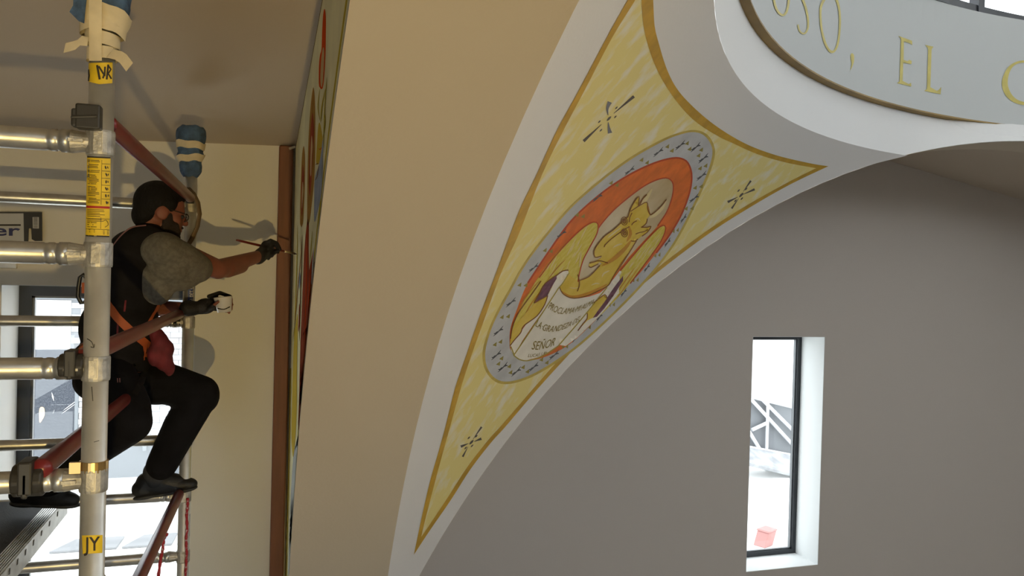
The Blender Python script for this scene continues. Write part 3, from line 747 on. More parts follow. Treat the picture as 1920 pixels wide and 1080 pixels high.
# ------------------------------------------------------------------ scaffold
mat('aluminium', (.60, .59, .56), .36, .9, var=.14, scale=14, bump=.04, bscale=40)
mat('aluminium_bright', (.74, .735, .70), .40, .75, var=.12, scale=10, bump=.03, bscale=40)
mat('cast_alu', (.50, .48, .44), .58, .85, var=.22, scale=40, bump=.2, bscale=120)
mat('paint_smear', (.62, .62, .58), .6)
mat('red_tube', (.17, .018, .020), .30, var=.15, scale=10)
mat('black_plastic', (.022, .021, .020), .5)
mat('hook_metal', (.030, .028, .026), .45, 0.0)
mat('brass', (.62, .40, .15), .25, .9)
mat('label_yellow', (.72, .50, .015), .5, var=.08, scale=30)
mat('label_black', (.022, .016, .010), .6)
mat('label_red', (.42, .02, .012), .6)
mat('blue_cloth', (.055, .105, .20), .8, var=.35, scale=30, bump=.5, bscale=60)
mat('deck_black', (.016, .017, .020), .6, spec=.25, var=.3, scale=6, bump=.15, bscale=200)
mat('rope_red', (.33, .012, .022), .7, scale=90, rgb2=(.55, .40, .40), thr=(.58, .66))
mat('strap_tan', (.16, .105, .055), .6)
mat('screw_grey', (.3, .3, .3), .4, .6)
NY = 1.92
NX = at_y(183.0, 540, NY).x
FX, FY = -.306, 3.86
PR = .0255
def postsurf(cx, cy, r):
    def fn(u, v, h=0.0):
        d = ray(u, v); A = d[0] ** 2 + d[1] ** 2; B = -2 * (d[0] * cx + d[1] * cy); C = cx * cx + cy * cy - (r + h) ** 2
        disc = B * B - 4 * A * C
        if disc <= 0:                                    # past the silhouette: wrap to the tangent
            t = -B / (2 * A)
            p = d * t; q = np.array([p[0] - cx, p[1] - cy]); q = q / np.linalg.norm(q) * (r + h)
            return (cx + q[0], cy + q[1], p[2] + EYE)
        t = (-B - math.sqrt(disc)) / (2 * A); p = d * t
        return (p[0], p[1], p[2] + EYE)
    return fn
NP = postsurf(NX, NY, PR); FP = postsurf(FX, FY, PR)
tower = empty('scaffold_tower', (NX - .65, (NY + FY) / 2, 0), 'silver aluminium scaffold tower with red diagonal braces around the painter', 'scaffold')
def frame(X, Y, zt, rungs, width):
    posts = []
    for x in (X, X - width):
        po = MB().tube([(x, Y, .02), (x, Y, zt)], PR, 28).build('post', 'aluminium_bright', tower, True); posts.append(po)
        MB().tube([(x, Y, 0), (x, Y, .012), (x, Y, .0125), (x, Y, .04)], [.06, .06, .035, .03], 20).build('foot', 'cast_alu', po)
    for z in rungs:
        r = .0238; e = .055; pts, rr = [], []
        def add(x, q): pts.append((x, Y, z)); rr.append(q)
        add(X - e, r * 1.05); add(X - e - .02, r * 1.05); add(X - e - .021, r * .93); add(X - e - .027, r * .93); add(X - e - .029, r); add(X - e - .040, r); add(X - e - .042, r * .94); add(X - e - .048, r * .94); add(X - e - .05, r)
        add(X - width + .1, r); add(X - width + .03, r)
        ro = MB().tube(pts, rr, 24).build('rung', 'aluminium', tower, True)
        for x, sg in ((X, -1), (X - width, 1)):
            c = MB()
            c.tube([(x, Y, z - .027), (x, Y, z - .0265), (x, Y, z - .022), (x, Y, z + .022), (x, Y, z + .0265), (x, Y, z + .027)], [PR, .0282, .0292, .0292, .0282, PR], 20, False)
            c.tube([(x + sg * .020, Y, z), (x + sg * .034, Y, z), (x + sg * .056, Y, z)], [.021, .0215, .0255], 18, False)
            c.box((x + min(sg * .03, sg * .058), Y - .028, z - .0035), (x + max(sg * .03, sg * .058), Y + .028, z + .0035))
            c.box((x + sg * .001 - .008, Y - .0305, z - .019), (x + sg * .001 + .008, Y - .028, z + .019))
            c.build('socket', 'cast_alu', ro)
    return posts[0]
nz = [EYE + q for q in (.273, .030, -.218, -.461, -.706, -.951)]
fz = [EYE + q for q in (.293, -.234, -.767, -1.023, -1.299, -1.83)]
nf = frame(NX, NY, EYE + .70, nz, 1.3)
ff = frame(FX, FY, EYE + .60, fz, 1.3)

# stickers on the near post
st = fill(MB(), [dense([(163.3,295),(207.5,297),(205.2,443),(160.4,441)], True, 5)], NP, .0007, 6).build('warning_sticker', 'label_yellow', nf, True)
m = MB()
stroke(m, [(163.3,294),(207.3,296)], 2.6, NP, .0012, None, False)
stroke(m, [(160.4,441.5),(176,442.5)], 2.2, NP, .0012, None, False); stroke(m, [(181,442.5),(205,443.5)], 2.2, NP, .0012, None, False)
rnd = random.Random(5)
y = 300.0
while y < 381:
    if rnd.random() > .14:
        stroke(m, [(164.5 + (0 if rnd.random() < .8 else 2), y), (164 + rnd.uniform(15, 24), y + .9)], 1.15, NP, .0012, None, False)
    y += 2.75
for yy in (393, 396, 399, 402, 405, 411, 414): stroke(m, [(163.5, yy), (163 + rnd.uniform(24, 34), yy + 1)], 1.0, NP, .0012, None, False)
for yy in (417, 421, 425): stroke(m, [(163.8, yy), (163 + rnd.uniform(9, 19), yy + .6)], 1.1, NP, .0012, None, False)
for yy in (431, 434.5): stroke(m, [(167, yy), (178, yy + .4)], 1.0, NP, .0012, None, False)
for yy in (433, 436, 438.5): stroke(m, [(193, yy), (204, yy + .5)], 1.0, NP, .0012, None, False)
stroke(m, [(191.0, 300), (189.6, 384)], .8, NP, .0012, None, False); stroke(m, [(189.2, 408), (188.8, 429)], .8, NP, .0012, None, False)
stroke(m, [(161.5, 409), (205.6, 411)], .8, NP, .0012, None, False); stroke(m, [(161, 429), (205.4, 431)], .8, NP, .0012, None, False)
for k, yy in enumerate((307.5, 321, 334.5, 347.5, 360.5, 373.5)):
    stroke(m, [(190.8, yy - .5), (206.4, yy + .3)], .8, NP, .0012, None, False)
    stroke(m, [(197 + k % 3, yy + 3), (199 + (k * 2) % 4, yy + 10)], 3.0, NP, .0012, 'both', step=2)
    stroke(m, [(201 + (k * 5) % 3, yy + 4), (203, yy + 9)], 2.2, NP, .0012, 'both', step=2)
stroke(m, [(193, 415), (199, 413), (203, 421), (197, 426)], 1.0, NP, .0012, step=2)
m.build('sticker_print', 'label_black', nf)['kind'] = 'stuff'
fill(MB(), [dense([(162,385.5),(206,387.3),(205.8,391.5),(161.8,389.8)], True, 5)], NP, .0014, 6).build('red_stripe', 'label_red', nf)
st2 = fill(MB(), [dense([(153.5,1004),(192.5,1003),(192.0,1036.5),(155,1039)], True, 5)], NP, .0007, 6).build('name_sticker', 'label_yellow', nf, True)
m = MB(); text_along(m, 'JY', [(157, 1033.5), (187.5, 1031.5)], (.3, -25.5), NP, .0014, .015); m.build('name_print', 'label_black', nf)['kind'] = 'stuff'
st3 = fill(MB(), [dense([(165.5,118),(211.2,117),(210.5,156),(186,158),(165.8,153)], True, 5)], NP, .0007, 6).build('hazard_tape', 'label_yellow', nf, True)
m = MB()
for L, w in (([(182,122),(187,149)], 4.2), ([(185,124),(195,140),(193,147)], 3.4), ([(196,143),(197,125)], 3.4), ([(200,149),(203,121)], 3.6), ([(203,123),(208,130),(203,138),(209,148)], 2.8), ([(165.8,130),(167,142),(165.6,152)], 3.0)):
    stroke(m, L, w, NP, .0014, None, False, 3)
m.build('tape_print', 'label_black', nf)['kind'] = 'stuff'
# painter's smears and scratches
m = MB()
stroke(m, [(163,635),(172,641),(176,652)], 1.6, NP, .0008); stroke(m, [(177,645),(176,652),(170,650)], 1.6, NP, .0008); stroke(m, [(172,725),(174,752)], 1.6, NP, .0008); stroke(m, [(176,829),(186,826)], 1.0, NP, .0008)
m.build('scratches', 'hook_metal', nf)['kind'] = 'stuff'
# brass band on the near post
zb = at_y(178, 873, NY).z
bb = MB()
bb.tube([(NX, NY, zb - .012), (NX, NY, zb - .0115), (NX, NY, zb + .0115), (NX, NY, zb + .012)], [PR, PR + .0035, PR + .0035, PR], 28, False)
bb.box((NX - .045, NY - .018, zb - .012), (NX - .022, NY - .008, zb + .012))
bb.build('band_clamp', 'brass', nf)

# red braces with their end hooks
def hook(mb, c, ax, s=1.0):
    c = Vector(c); ax = Vector(ax).normalized()
    mb.tube([c - ax * .030 * s, c - ax * .028 * s, c + ax * .028 * s, c + ax * .030 * s], [.024 * s, .034 * s, .034 * s, .024 * s], 10)
    mb.obox(c + Vector((0, -.010, .010)) * s, ax * .013 * s, Vector((0, .030, 0)) * s, Vector((0, 0, .034)) * s)
    mb.obox(c + Vector((0, -.036, -.004)) * s, ax * .006 * s, Vector((0, .004, 0)) * s, Vector((0, 0, .026)) * s)
def brace(p0, p1, label, r=.020, hook0=None, hook1=None):
    d = (p1 - p0).normalized()
    root = MB().tube([p0, p0 + d * .012, p1 - d * .012, p1], [r * .9, r, r, r * .9], 18).build('diagonal_brace', 'red_tube', tower, True)
    root['label'] = label
    for h in (hook0, hook1):
        if h: mbk = MB(); hook(mbk, *h); mbk.build('end_hook', 'hook_metal', root, False, .004)
    return root
zr = lambda i: nz[i]
_h = MB(); _c = at_y(167, 220, NY - .040); _h.obox(_c, (.024, 0, 0), (0, .016, 0), (0, 0, .026)); _h.obox(_c + Vector((-.022, 0, -.004)), (.010, 0, 0), (0, .014, 0), (0, 0, .019)); _h.obox(_c + Vector((-.006, -.014, -.002)), (.026, 0, .003), (0, .005, 0), (0, 0, .004)); _h.build('trigger_clamp', 'hook_metal', nf, False, .006)
brace(at_y(200, 231, 1.97), at_y(357, 371, 3.79), 'red brace tube slanting above the painter head to the wrapped post', .021, None, ((FX, FY - .05, at_y(357, 375, FY).z), (1, 0, 0), .62))
brace(at_y(150, 673, 1.92), at_y(338, 588, 3.79), 'red brace tube crossing the painter waist in front of his belt', .021, ((at_y(136, 684, NY).x, NY, nz[2] + .004), (1, 0, 0), .85), ((at_y(330, 596, FY).x, FY, fz[1] + .002), (1, 0, 0), .7))
brace(at_y(76, 880, 1.90), at_y(262, 727, 3.87), 'red brace tube rising from the lower rung behind the painter knee', .022, ((at_y(55, 903, NY).x, NY, nz[3] + .004), (1, 0, 0), 1.05), None)
bc = brace(at_y(336, 926, 3.79), at_y(157, 1300, 1.93), 'red brace tube dropping from the shoe on the rung, with a blue sticker', .021)
BCs = [at_y(336, 926, 3.79), at_y(157, 1300, 1.93)]
t_ = .33
pc = at_y(292, 1012, 0.1 + 3.0)
bd = (BCs[1] - BCs[0]).normalized()
def on_brace(u, v):
    d = Vector(ray(u, v)); o = Vector((0, 0, EYE)); n = d.cross(bd); n2 = bd.cross(n)
    return o + d * ((BCs[0] - o).dot(n2) / d.dot(n2))
pc = on_brace(293, 1020); sd = bd.cross(pc - Vector((0, 0, EYE))).normalized(); nn_ = (Vector((0, 0, EYE)) - pc).normalized()
mat('sticker_blue', (.05, .08, .22), .5)
MB().add([pc + nn_ * .0225 + bd * a + sd * b for a, b in ((-.03, -.014), (.03, -.014), (.03, .014), (-.03, .014))], [(0, 1, 2, 3)]).build('blue_sticker', 'sticker_blue', bc)
MB().add([pc + nn_ * .023 + bd * a + sd * b for a, b in ((-.012, -.011), (.026, -.011), (.026, .004), (-.012, .004))], [(0, 1, 2, 3)]).build('sticker_print', 'paint_white', bc)

# platform hooked on the far frame
zp = EYE - .990
xr = -.772
pf = MB().box((-1.52, 1.95, zp - .014), (xr - .058, 3.80, zp - .002)).build('platform_deck', 'deck_black', tower)
pf['label'] = 'black platform deck with ribbed silver edge rails'
for sx, x1 in ((1, xr), (-1, -1.52)):
    m = MB(); w = .06; x0 = x1 - w if sx > 0 else x1 - w
    m.box((x0, 1.95, zp - .075), (x0 + w, 3.825, zp - .004))
    for i in range(7):
        x = x0 + .004 + i * .0083
        m.box((x, 1.95, zp - .004), (x + .0045, 3.825, zp + .001))
    m.build('side_rail', 'aluminium', pf)
for yy in (1.93, 3.845):
    m = MB()
    for x in (xr - .03, -1.49):
        m.obox((x, yy, zp - .03), (.02, 0, 0), (0, .03, 0), (0, 0, .03))
    m.build('rung_hooks', 'cast_alu', pf)['kind'] = 'stuff'
m = MB()
for i in range(7):
    a = at_x(108 - i * 15, 985 + i * 16.5, xr + .0008); m.obox((xr + .0008, a.y, zp - .025), (.0003, 0, 0), (0, .006, 0), (0, .003, .009))
m.build('stamped_marks', 'label_black', pf)['kind'] = 'stuff'

# wrapped post tops
def lump(path, rad, seed, n=26, amp=.10, rows=26, t0=0.0, t1=1.0, grow=0.0):
    rnd = random.Random(seed); ph = [rnd.uniform(0, 6.28) for _ in range(6)]
    P0, P1 = Vector(path[0]), Vector(path[1]); out = []
    for i in range(rows + 1):
        t = t0 + (t1 - t0) * i / rows; c = P0.lerp(P1, t); base = np.interp(t, [q[0] for q in rad], [q[1] for q in rad]); r = []
        for j in range(n + 1):
            a = 2 * PI * j / n
            k = 1 + amp * (math.sin(3 * a + ph[0] + 5 * t) * .5 + math.sin(7 * a + ph[1] - 9 * t) * .3 + math.sin(2 * a + ph[2] + 14 * t) * .35)
            r.append((c.x + (base * k + grow) * math.cos(a), c.y + (base * k + grow) * math.sin(a), c.z + .003 * math.sin(5 * a + ph[3])))
        out.append(r)
    return out
def wrap(X, Y, z0, z1, rad, seed, label, bands):
    root = empty('padding_wrap', (X, Y, z0), label, 'padding')
    rows = lump([(X, Y, z0), (X, Y, z1)], rad, seed)
    m = MB(); m.grid(rows); n = len(rows[-1]) - 1
    m.add(rows[-1][:n], [tuple(range(n))])
    m.build('blue_cloth', 'blue_cloth', root, True)
    for t0, t1, grow, tilt in bands:
        rr = lump([(X, Y, z0), (X, Y, z1)], rad, seed, rows=5, t0=t0, t1=t1, grow=max(grow, .004))
        rr = [[(x, y, z + tilt * (x - X)) for x, y, z in r] for r in rr]
        MB().grid(rr).build('tape_band', 'masking_tape', root, True)
    return root
fw_ = wrap(FX - .004, FY, at_y(353, 332, FY).z, at_y(357, 238, FY).z, [(0, .030), (.10, .047), (.22, .050), (.3, .044), (.42, .056), (.5, .052), (.62, .060), (.95, .061), (1, .052)], 4,
           'blue cloth padding with two tape bands around the post beside the red brace', [(.30, .43, .004, .10), (.55, .69, .003, -.06)])
nw = wrap(NX, NY, at_y(186, 42, NY).z, EYE + .72, [(0, .040), (.2, .056), (.6, .060), (1, .055)], 9, 'blue cloth padding hanging over the top of the stickered post, with loose tape ends', [(-.10, .18, -.006, -.35)])
def nearpt(u, v, h): return Vector(NP(u, v, h))
# masking tape on the near post: vertical strip, two turns, loose ends
m = MB(); r_ = []
for y in range(-30, 118, 8): r_.append([NP(u + (188 - 188), y, .012 + (.026 if y < 30 else .026 * max(0, (70 - y) / 40))) for u in (167, 173, 179, 185, 191)])
m.grid(r_); m.build('tape_strip', 'masking_tape', nw, True)
m = MB()
zc1, zc2 = at_y(188, 76, NY).z, at_y(188, 103, NY).z
for zc_, hh, rr_, tl in ((at_y(188, 46, NY).z, .016, .045, .22), (zc1, .014, .035, -.12), (zc2, .013, .031, .10)):
    rows = [[(NX + rr_ * math.cos(a), NY + rr_ * math.sin(a), zc_ + s_ * hh + tl * rr_ * math.cos(a)) for a in [2 * PI * j / 24 for j in range(25)]] for s_ in (-1, 0, 1)]
    MB().grid(rows).build('tape_band', 'masking_tape', nw, True)
for pts in ([(165, 78), (152, 76), (143, 84), (133, 87), (121, 90)], [(206, 100), (222, 104), (231, 110), (238, 119), (243, 126)]):
    P_ = [at_y(u, v, NY - .03 - .004 * i) for i, (u, v) in enumerate(pts)]
    w_ = [Vector((.001, .004, .0115)) * (1.0 if i else .9) for i in range(len(P_))]
    if pts[0][0] > 200: w_ = [Vector((.006, .003, .0105))] * len(P_)
    MB().ribbon(P_, w_).build('tape_end', 'masking_tape', nw, True)
MB().add([at_y(*q) for q in ((137, 10, NY - .05), (160, 20, NY - .05), (158, 44, NY - .045), (148, 40, NY - .055), (130, 22, NY - .06), (138, -20, NY - .05), (165, -20, NY - .05))], [(0, 1, 2, 3, 4), (0, 5, 6, 1)]).build('cloth_flap', 'blue_cloth', nw, True)

# tan strap hanging round the far post, number sticker, rope
sp = [at_y(u, v, FY - .034) for u, v in ((352, 352), (362, 362), (371, 380), (374, 402), (370, 425), (360, 446), (349, 466), (344, 480))]
m = MB(); m.ribbon(sp, [Vector((.008, .006, .002)) if i < 5 else Vector((.012, .006, .006)) for i in range(len(sp))])
so = m.build('webbing_strap', 'strap_tan', None, True); sdm = so.modifiers.new('s', 'SOLIDIFY'); sdm.thickness = .003
tag(so, 'tan webbing strap looped around the post in front of the painter face', 'strap')
fs = fill(MB(), [dense([(352.5,527),(366.6,528),(366.0,577),(351.6,576)], True, 4)], FP, .0007, 4).build('number_sticker', 'sticker_blue', ff)
m = MB(); text_along(m, '310 730 630', [(362.8, 530), (361.8, 572)], (-6.5, -.2), FP, .0014); m.build('number_print', 'paint_white', ff)['kind'] = 'stuff'
fill(MB(), [dense([(350.5,963),(357.5,963),(357,1005),(350.2,1005)], True, 4)], FP, .0007, 4).build('blue_sticker', 'sticker_blue', ff)
def rope(path, label, seed):
    P_ = [Vector(p) for p in path]; dn = []
    for i in range(len(P_) - 1):
        for j in range(6): dn.append(P_[i].lerp(P_[i + 1], j / 6))
    dn.append(P_[-1]); rr = [.0058 + .0012 * math.sin(i * 1.7) for i in range(len(dn))]
    o = MB().tube(dn, rr, 8).build('rope', 'rope_red', None, True)
    return tag(o, label, 'rope')
rope([at_y(u, v, FY - .035) for u, v in ((352, 934), (352, 948), (350, 965), (351, 990), (349, 1010), (350, 1035), (349, 1060), (347, 1090), (346, 1120))], 'red and white rope running down the post below the shoe', 1)
rope([on_brace(308, 1000) + Vector((.01, -.01, 0)), at_y(307, 1010, 3.3), at_y(305, 1030, 3.3), at_y(301, 1050, 3.3), at_y(297, 1080, 3.3), at_y(294, 1110, 3.3)], 'short red rope end dangling from the stickered red brace', 2)

# packaging and metal bar hung on the cream wall
pk = empty('tool_packaging', at_y(40, 425, YB - .03), 'black and white hanging tool packaging with part of a blue brand word', 'package')
yk = YB - .03
mat('card_white', (.50, .50, .50), .5)
def kp(u, v, h=0.0): return tuple(at_y(u, v, yk - h))
fill(MB(), [dense([(-60,398),(79,398),(79.5,452),(66,452),(60,448.5),(59,430),(57,427.5),(54,429),(53,455),(-60,452)], True, 8)], kp, 0, 20).build('black_card', 'black_plastic', pk)
sl = pk.children[0].modifiers.new('s', 'SOLIDIFY'); sl.thickness = .006
fill(MB(), [dense([(-60,400),(44,400),(45,456),(-60,456)], True, 8)], kp, .008, 20).build('white_panel', 'card_white', pk)
fill(MB(), [dense([(61,407),(73,407),(73,428.5),(61.5,428)], True, 8)], kp, .008, 20).build('barcode_label', 'card_white', pk)
m = MB()
for i, yy in enumerate((408.5, 410, 412, 413.2, 415.6, 417, 419.4, 421.2, 424, 426)): stroke(m, [(63, yy), (70.5, yy + .1)], .8, kp, .0095, None, False)
m.build('barcode_print', 'label_black', pk)['kind'] = 'stuff'
mat('print_blue', (.02, .025, .11), .5)
m = MB(); stroke(m, [(-40, 422), (39, 422)], 3.2, kp, .0095, None, False); m.build('printed_bar', 'label_black', pk)
m = MB(); text_along(m, 'er', [(-13, 441.5), (38, 441.5)], (0, -20), kp, .0095, .018); m.build('brand_print', 'print_blue', pk)['kind'] = 'stuff'
mb_ = at_y(-30, 497, YB - .012)
bar = MB().box((mb_.x - .3, YB - .022, at_y(10, 503, YB).z), (at_y(33, 497, YB).x, YB - .001, at_y(10, 489, YB).z)).build('metal_bar', 'aluminium', None, False, .003)
tag(bar, 'short silver metal bar fixed on the wall below the tool packaging', 'bar')
#@@PART4

# ------------------------------------------------------------------ painter
from mathutils.bvhtree import BVHTree
mat('skin', (.24, .080, .048), .55, var=.10, scale=20)
mat('hair_dark', (.006, .005, .005), .75, spec=.25, bump=.5, bscale=160, stretch=((1, 1, .25), (0, 0, 0)))
mat('beard', (.020, .011, .008), .75, bump=.6, bscale=200)
mat('vest_cloth', (.010, .0085, .0085), .9, spec=.2, var=.2, scale=14, bump=.2, bscale=40)
mat('shirt_grey', (.145, .132, .105), .9, var=.18, scale=60, bump=.25, bscale=200)
mat('trouser_black', (.006, .0055, .007), .9, spec=.2, var=.3, scale=8, bump=.35, bscale=22)
mat('shoe_black', (.010, .0095, .0095), .55, var=.3, scale=20, bump=.2, bscale=60)
mat('glove_black', (.012, .011, .013), .7, bump=.2, bscale=120)
mat('harness_orange', (.44, .095, .022), .6)
mat('jacket_red', (.15, .016, .022), .8, var=.3, scale=18, bump=.4, bscale=40)
mat('cup_white', (.74, .72, .68), .4)
mat('brush_red', (.16, .020, .015), .35)
mat('brush_hair', (.06, .035, .02), .8)
mat('ferrule', (.5, .4, .25), .3, .8)
mat('piping', (.42, .20, .18), .7)
mat('steel_dark', (.05, .05, .05), .35, .8)
mat('sock_grey', (.035, .035, .038), .9)

def ell(mb, c, r, f=Vector((1, 0, 0)), u=Vector((0, 0, 1)), n=20):
    f = Vector(f).normalized(); l = Vector(u).cross(f).normalized(); w = f.cross(l)
    vs, fs = [], []
    for i in range(n + 1):
        a = PI * i / n
        for j in range(n):
            b = 2 * PI * j / n
            vs.append(Vector(c) + f * (r[0] * math.sin(a) * math.cos(b)) + l * (r[1] * math.sin(a) * math.sin(b)) + w * (r[2] * math.cos(a)))
    for i in range(n):
        for j in range(n):
            fs.append((i * n + j, (i + 1) * n + j, (i + 1) * n + (j + 1) % n, i * n + (j + 1) % n))
    return mb.add(vs, fs)
def cap(mb, p0, p1, r0, r1, n=14):
    p0, p1 = Vector(p0), Vector(p1); d = (p1 - p0); L = d.length; d.normalize()
    pts, rr = [], []
    for k in range(6):
        a = PI / 2 * (1 - k / 5); pts.append(p0 - d * r0 * math.sin(a)); rr.append(max(r0 * math.cos(a), 1e-4))
    for k in range(6):
        a = PI / 2 * k / 5; pts.append(p1 + d * r1 * math.sin(a)); rr.append(max(r1 * math.cos(a), 1e-4))
    return mb.tube(pts, rr, n)
def chain(mb, pts, rr):
    for i in range(len(pts) - 1): cap(mb, pts[i], pts[i + 1], rr[i], rr[i + 1])
    return mb
def remesh(mb, name, material, parent, voxel, smooth=6, fac=.5):
    me = mb.mesh(name + '_raw'); o = bpy.data.objects.new(name + '_raw', me); COL.objects.link(o)
    md = o.modifiers.new('r', 'REMESH'); md.mode = 'VOXEL'; md.voxel_size = voxel; md.use_smooth_shade = True
    if smooth:
        sm = o.modifiers.new('s', 'SMOOTH'); sm.iterations = smooth; sm.factor = fac
    bpy.context.view_layer.update()
    dg = bpy.context.evaluated_depsgraph_get()
    nm = bpy.data.meshes.new_from_object(o.evaluated_get(dg)); nm.name = name
    COL.objects.unlink(o); bpy.data.objects.remove(o); bpy.data.meshes.remove(me)
    nm.materials.clear()
    return link(name, nm, material, parent, True)
J = at_y
per = empty('person', at_y(225, 940, 3.72), 'man in dark vest and grey shirt painting the mural with a raised brush', 'person')
hipL, hipR = J(238, 702, 3.80), J(205, 702, 3.60)
kneL, ankL = J(384, 742, 3.80), J(294, 888, 3.84)
kneR, ankR = J(243, 792, 3.34), J(80, 912, 3.60)
shR, elR, wrR, haR = J(300, 460, 3.55), J(408, 505, 3.70), J(487, 480, 4.00), J(503, 466, 4.09)
shL, elL, wrL = J(296, 468, 3.88), J(262, 578, 3.86), J(357, 579, 3.76)
nk = J(286, 436, 3.70); hc = J(301, 396, 3.68)
hf = Vector((math.cos(.30), math.sin(.30), -.18)).normalized()
hl = Vector((0, 0, 1)).cross(hf).normalized(); hu = hf.cross(hl)
def H(a, b, c): return hc + hf * a + hl * b + hu * c
def hand_R(mb, k=1.0):
    ell(mb, J(500, 467, 4.085), (.034 * k, .026 * k, .044 * k), (1, .3, 0), (.35, 0, 1))
    for L in ([(507,451,4.07),(519,456,4.10),(525,467,4.125)], [(505,452,4.09),(519,462,4.12),(521,473,4.135)], [(503,455,4.105),(515,470,4.13),(510,480,4.13)], [(500,459,4.12),(509,475,4.14),(503,485,4.13)], [(496,479,4.05),(508,479,4.06),(520,471,4.09)]):
        chain(mb, [J(*q) for q in L], [.0105 * k, .0098 * k, .0085 * k])
    cap(mb, wrR, J(497, 470, 4.08), .030 * k, .032 * k)
def hand_L(mb, k=1.0, cut=1.0):
    ell(mb, J(385, 574, 3.775), (.044 * k, .020 * k, .036 * k), (1, 0, .1), (0, 0, 1))
    for L in ([(392,556,3.80),(412,549,3.825),(432,556,3.80),(435,562,3.785)], [(396,562,3.815),(415,560,3.835),(433,566,3.80),(436,572,3.785)], [(395,570,3.815),(414,570,3.835),(432,575,3.80),(435,580,3.785)], [(392,578,3.81),(410,580,3.825),(426,583,3.80),(430,587,3.785)], [(388,582,3.755),(400,573,3.722),(409,566,3.712)]):
        P_ = [J(*q) for q in L]
        if cut < 1: P_ = P_[:-1]
        chain(mb, P_, [.0105 * k, .0098 * k, .0088 * k, .0078 * k][:len(P_)])
    cap(mb, wrL, J(380, 576, 3.77), .028 * k, .032 * k)
b = MB()
ell(b, H(-.004, 0, .022), (.098, .076, .094), hf, hu); ell(b, H(.040, 0, -.034), (.056, .060, .082), hf, hu); ell(b, H(.056, 0, -.092), (.036, .040, .028), hf, hu)
ell(b, H(.080, 0, .014), (.017, .048, .015), hf, hu); chain(b, [H(.088, 0, .002), H(.108, 0, -.028)], [.009, .014]); ell(b, H(.088, 0, -.064), (.014, .023, .013), hf, hu)
for s in (-1, 1):
    ell(b, H(-.004, s * .077, -.012), (.025, .009, .034), hf, hu); ell(b, H(.010, s * .074, -.014), (.010, .012, .014), hf, hu); ell(b, H(.050, s * .040, -.026), (.034, .022, .03), hf, hu)
chain(b, [H(-.030, 0, -.060), nk, J(282, 468, 3.70)], [.055, .055, .055])
ell(b, J(270, 486, 3.70), (.085, .135, .08), (1, 0, -.2)); ell(b, J(250, 535, 3.70), (.10, .13, .12), (1, 0, -.2)); ell(b, J(226, 620, 3.70), (.125, .145, .14)); ell(b, J(214, 695, 3.70), (.13, .155, .11))
chain(b, [shR, elR, wrR], [.056, .044, .029]); cap(b, J(425, 503, 3.76), J(450, 497, 3.87), .044, .040)
chain(b, [shL, elL, wrL], [.056, .042, .028])
chain(b, [hipL, kneL, ankL], [.085, .058, .042]); chain(b, [hipR, kneR, ankR], [.085, .058, .042])
chain(b, [ankL, J(298, 916, 3.855), J(345, 920, 3.855)], [.036, .026, .018]); chain(b, [ankR, J(78, 930, 3.60), J(125, 944, 3.59)], [.036, .026, .018])
hand_R(b, .88); hand_L(b, .88)
body = remesh(b, 'body', 'skin', per, .0062, 4)
# clothes
v = MB()
ell(v, J(268, 476, 3.70), (.135, .170, .105), (1, 0, -.25)); cap(v, J(290, 452, 3.58), J(262, 455, 3.62), .055, .075); ell(v, J(248, 530, 3.70), (.150, .170, .15), (1, 0, -.25)); ell(v, J(225, 615, 3.70), (.158, .165, .16)); ell(v, J(212, 672, 3.70), (.160, .170, .10))
cap(v, J(276, 446, 3.60), J(276, 446, 3.80), .060, .060); cap(v, J(280, 438, 3.66), J(280, 438, 3.74), .062, .062)
vest = remesh(v, 'vest', 'vest_cloth', per, .009, 6)
t = MB()
ell(t, J(306, 470, 3.55), (.088, .075, .078)); chain(t, [J(312, 472, 3.53), J(340, 484, 3.56), J(370, 503, 3.61)], [.074, .070, .064])
ell(t, J(330, 520, 3.575), (.080, .042, .056), (1, 0, -.35)); ell(t, J(296, 530, 3.57), (.070, .045, .095)); ell(t, J(318, 500, 3.55), (.085, .062, .072), (1, 0, -.3)); ell(t, J(362, 520, 3.60), (.035, .05, .05), (1, 0, -.7))
chain(t, [shL, shL.lerp(elL, .55)], [.085, .075])
cap(t, J(284, 440, 3.68), J(290, 448, 3.72), .066, .07)
shirt = remesh(t, 'shirt', 'shirt_grey', per, .008, 5)
tr = MB()
ell(tr, J(210, 712, 3.70), (.150, .165, .105)); 
chain(tr, [J(225, 712, 3.78), J(300, 716, 3.79), J(376, 738, 3.795)], [.098, .095, .082]); chain(tr, [J(376, 738, 3.795), J(340, 800, 3.81), J(303, 872, 3.83)], [.082, .080, .068])
ell(tr, J(388, 742, 3.79), (.055, .07, .075)); ell(tr, J(285, 735, 3.77), (.13, .085, .055), (1, 0, -.1))
chain(tr, [hipR, J(238, 765, 3.42), kneR], [.10, .09, .084]); chain(tr, [kneR, J(170, 840, 3.46), J(92, 900, 3.58)], [.084, .082, .070])
trous = remesh(tr, 'trousers', 'trouser_black', per, .009, 5)
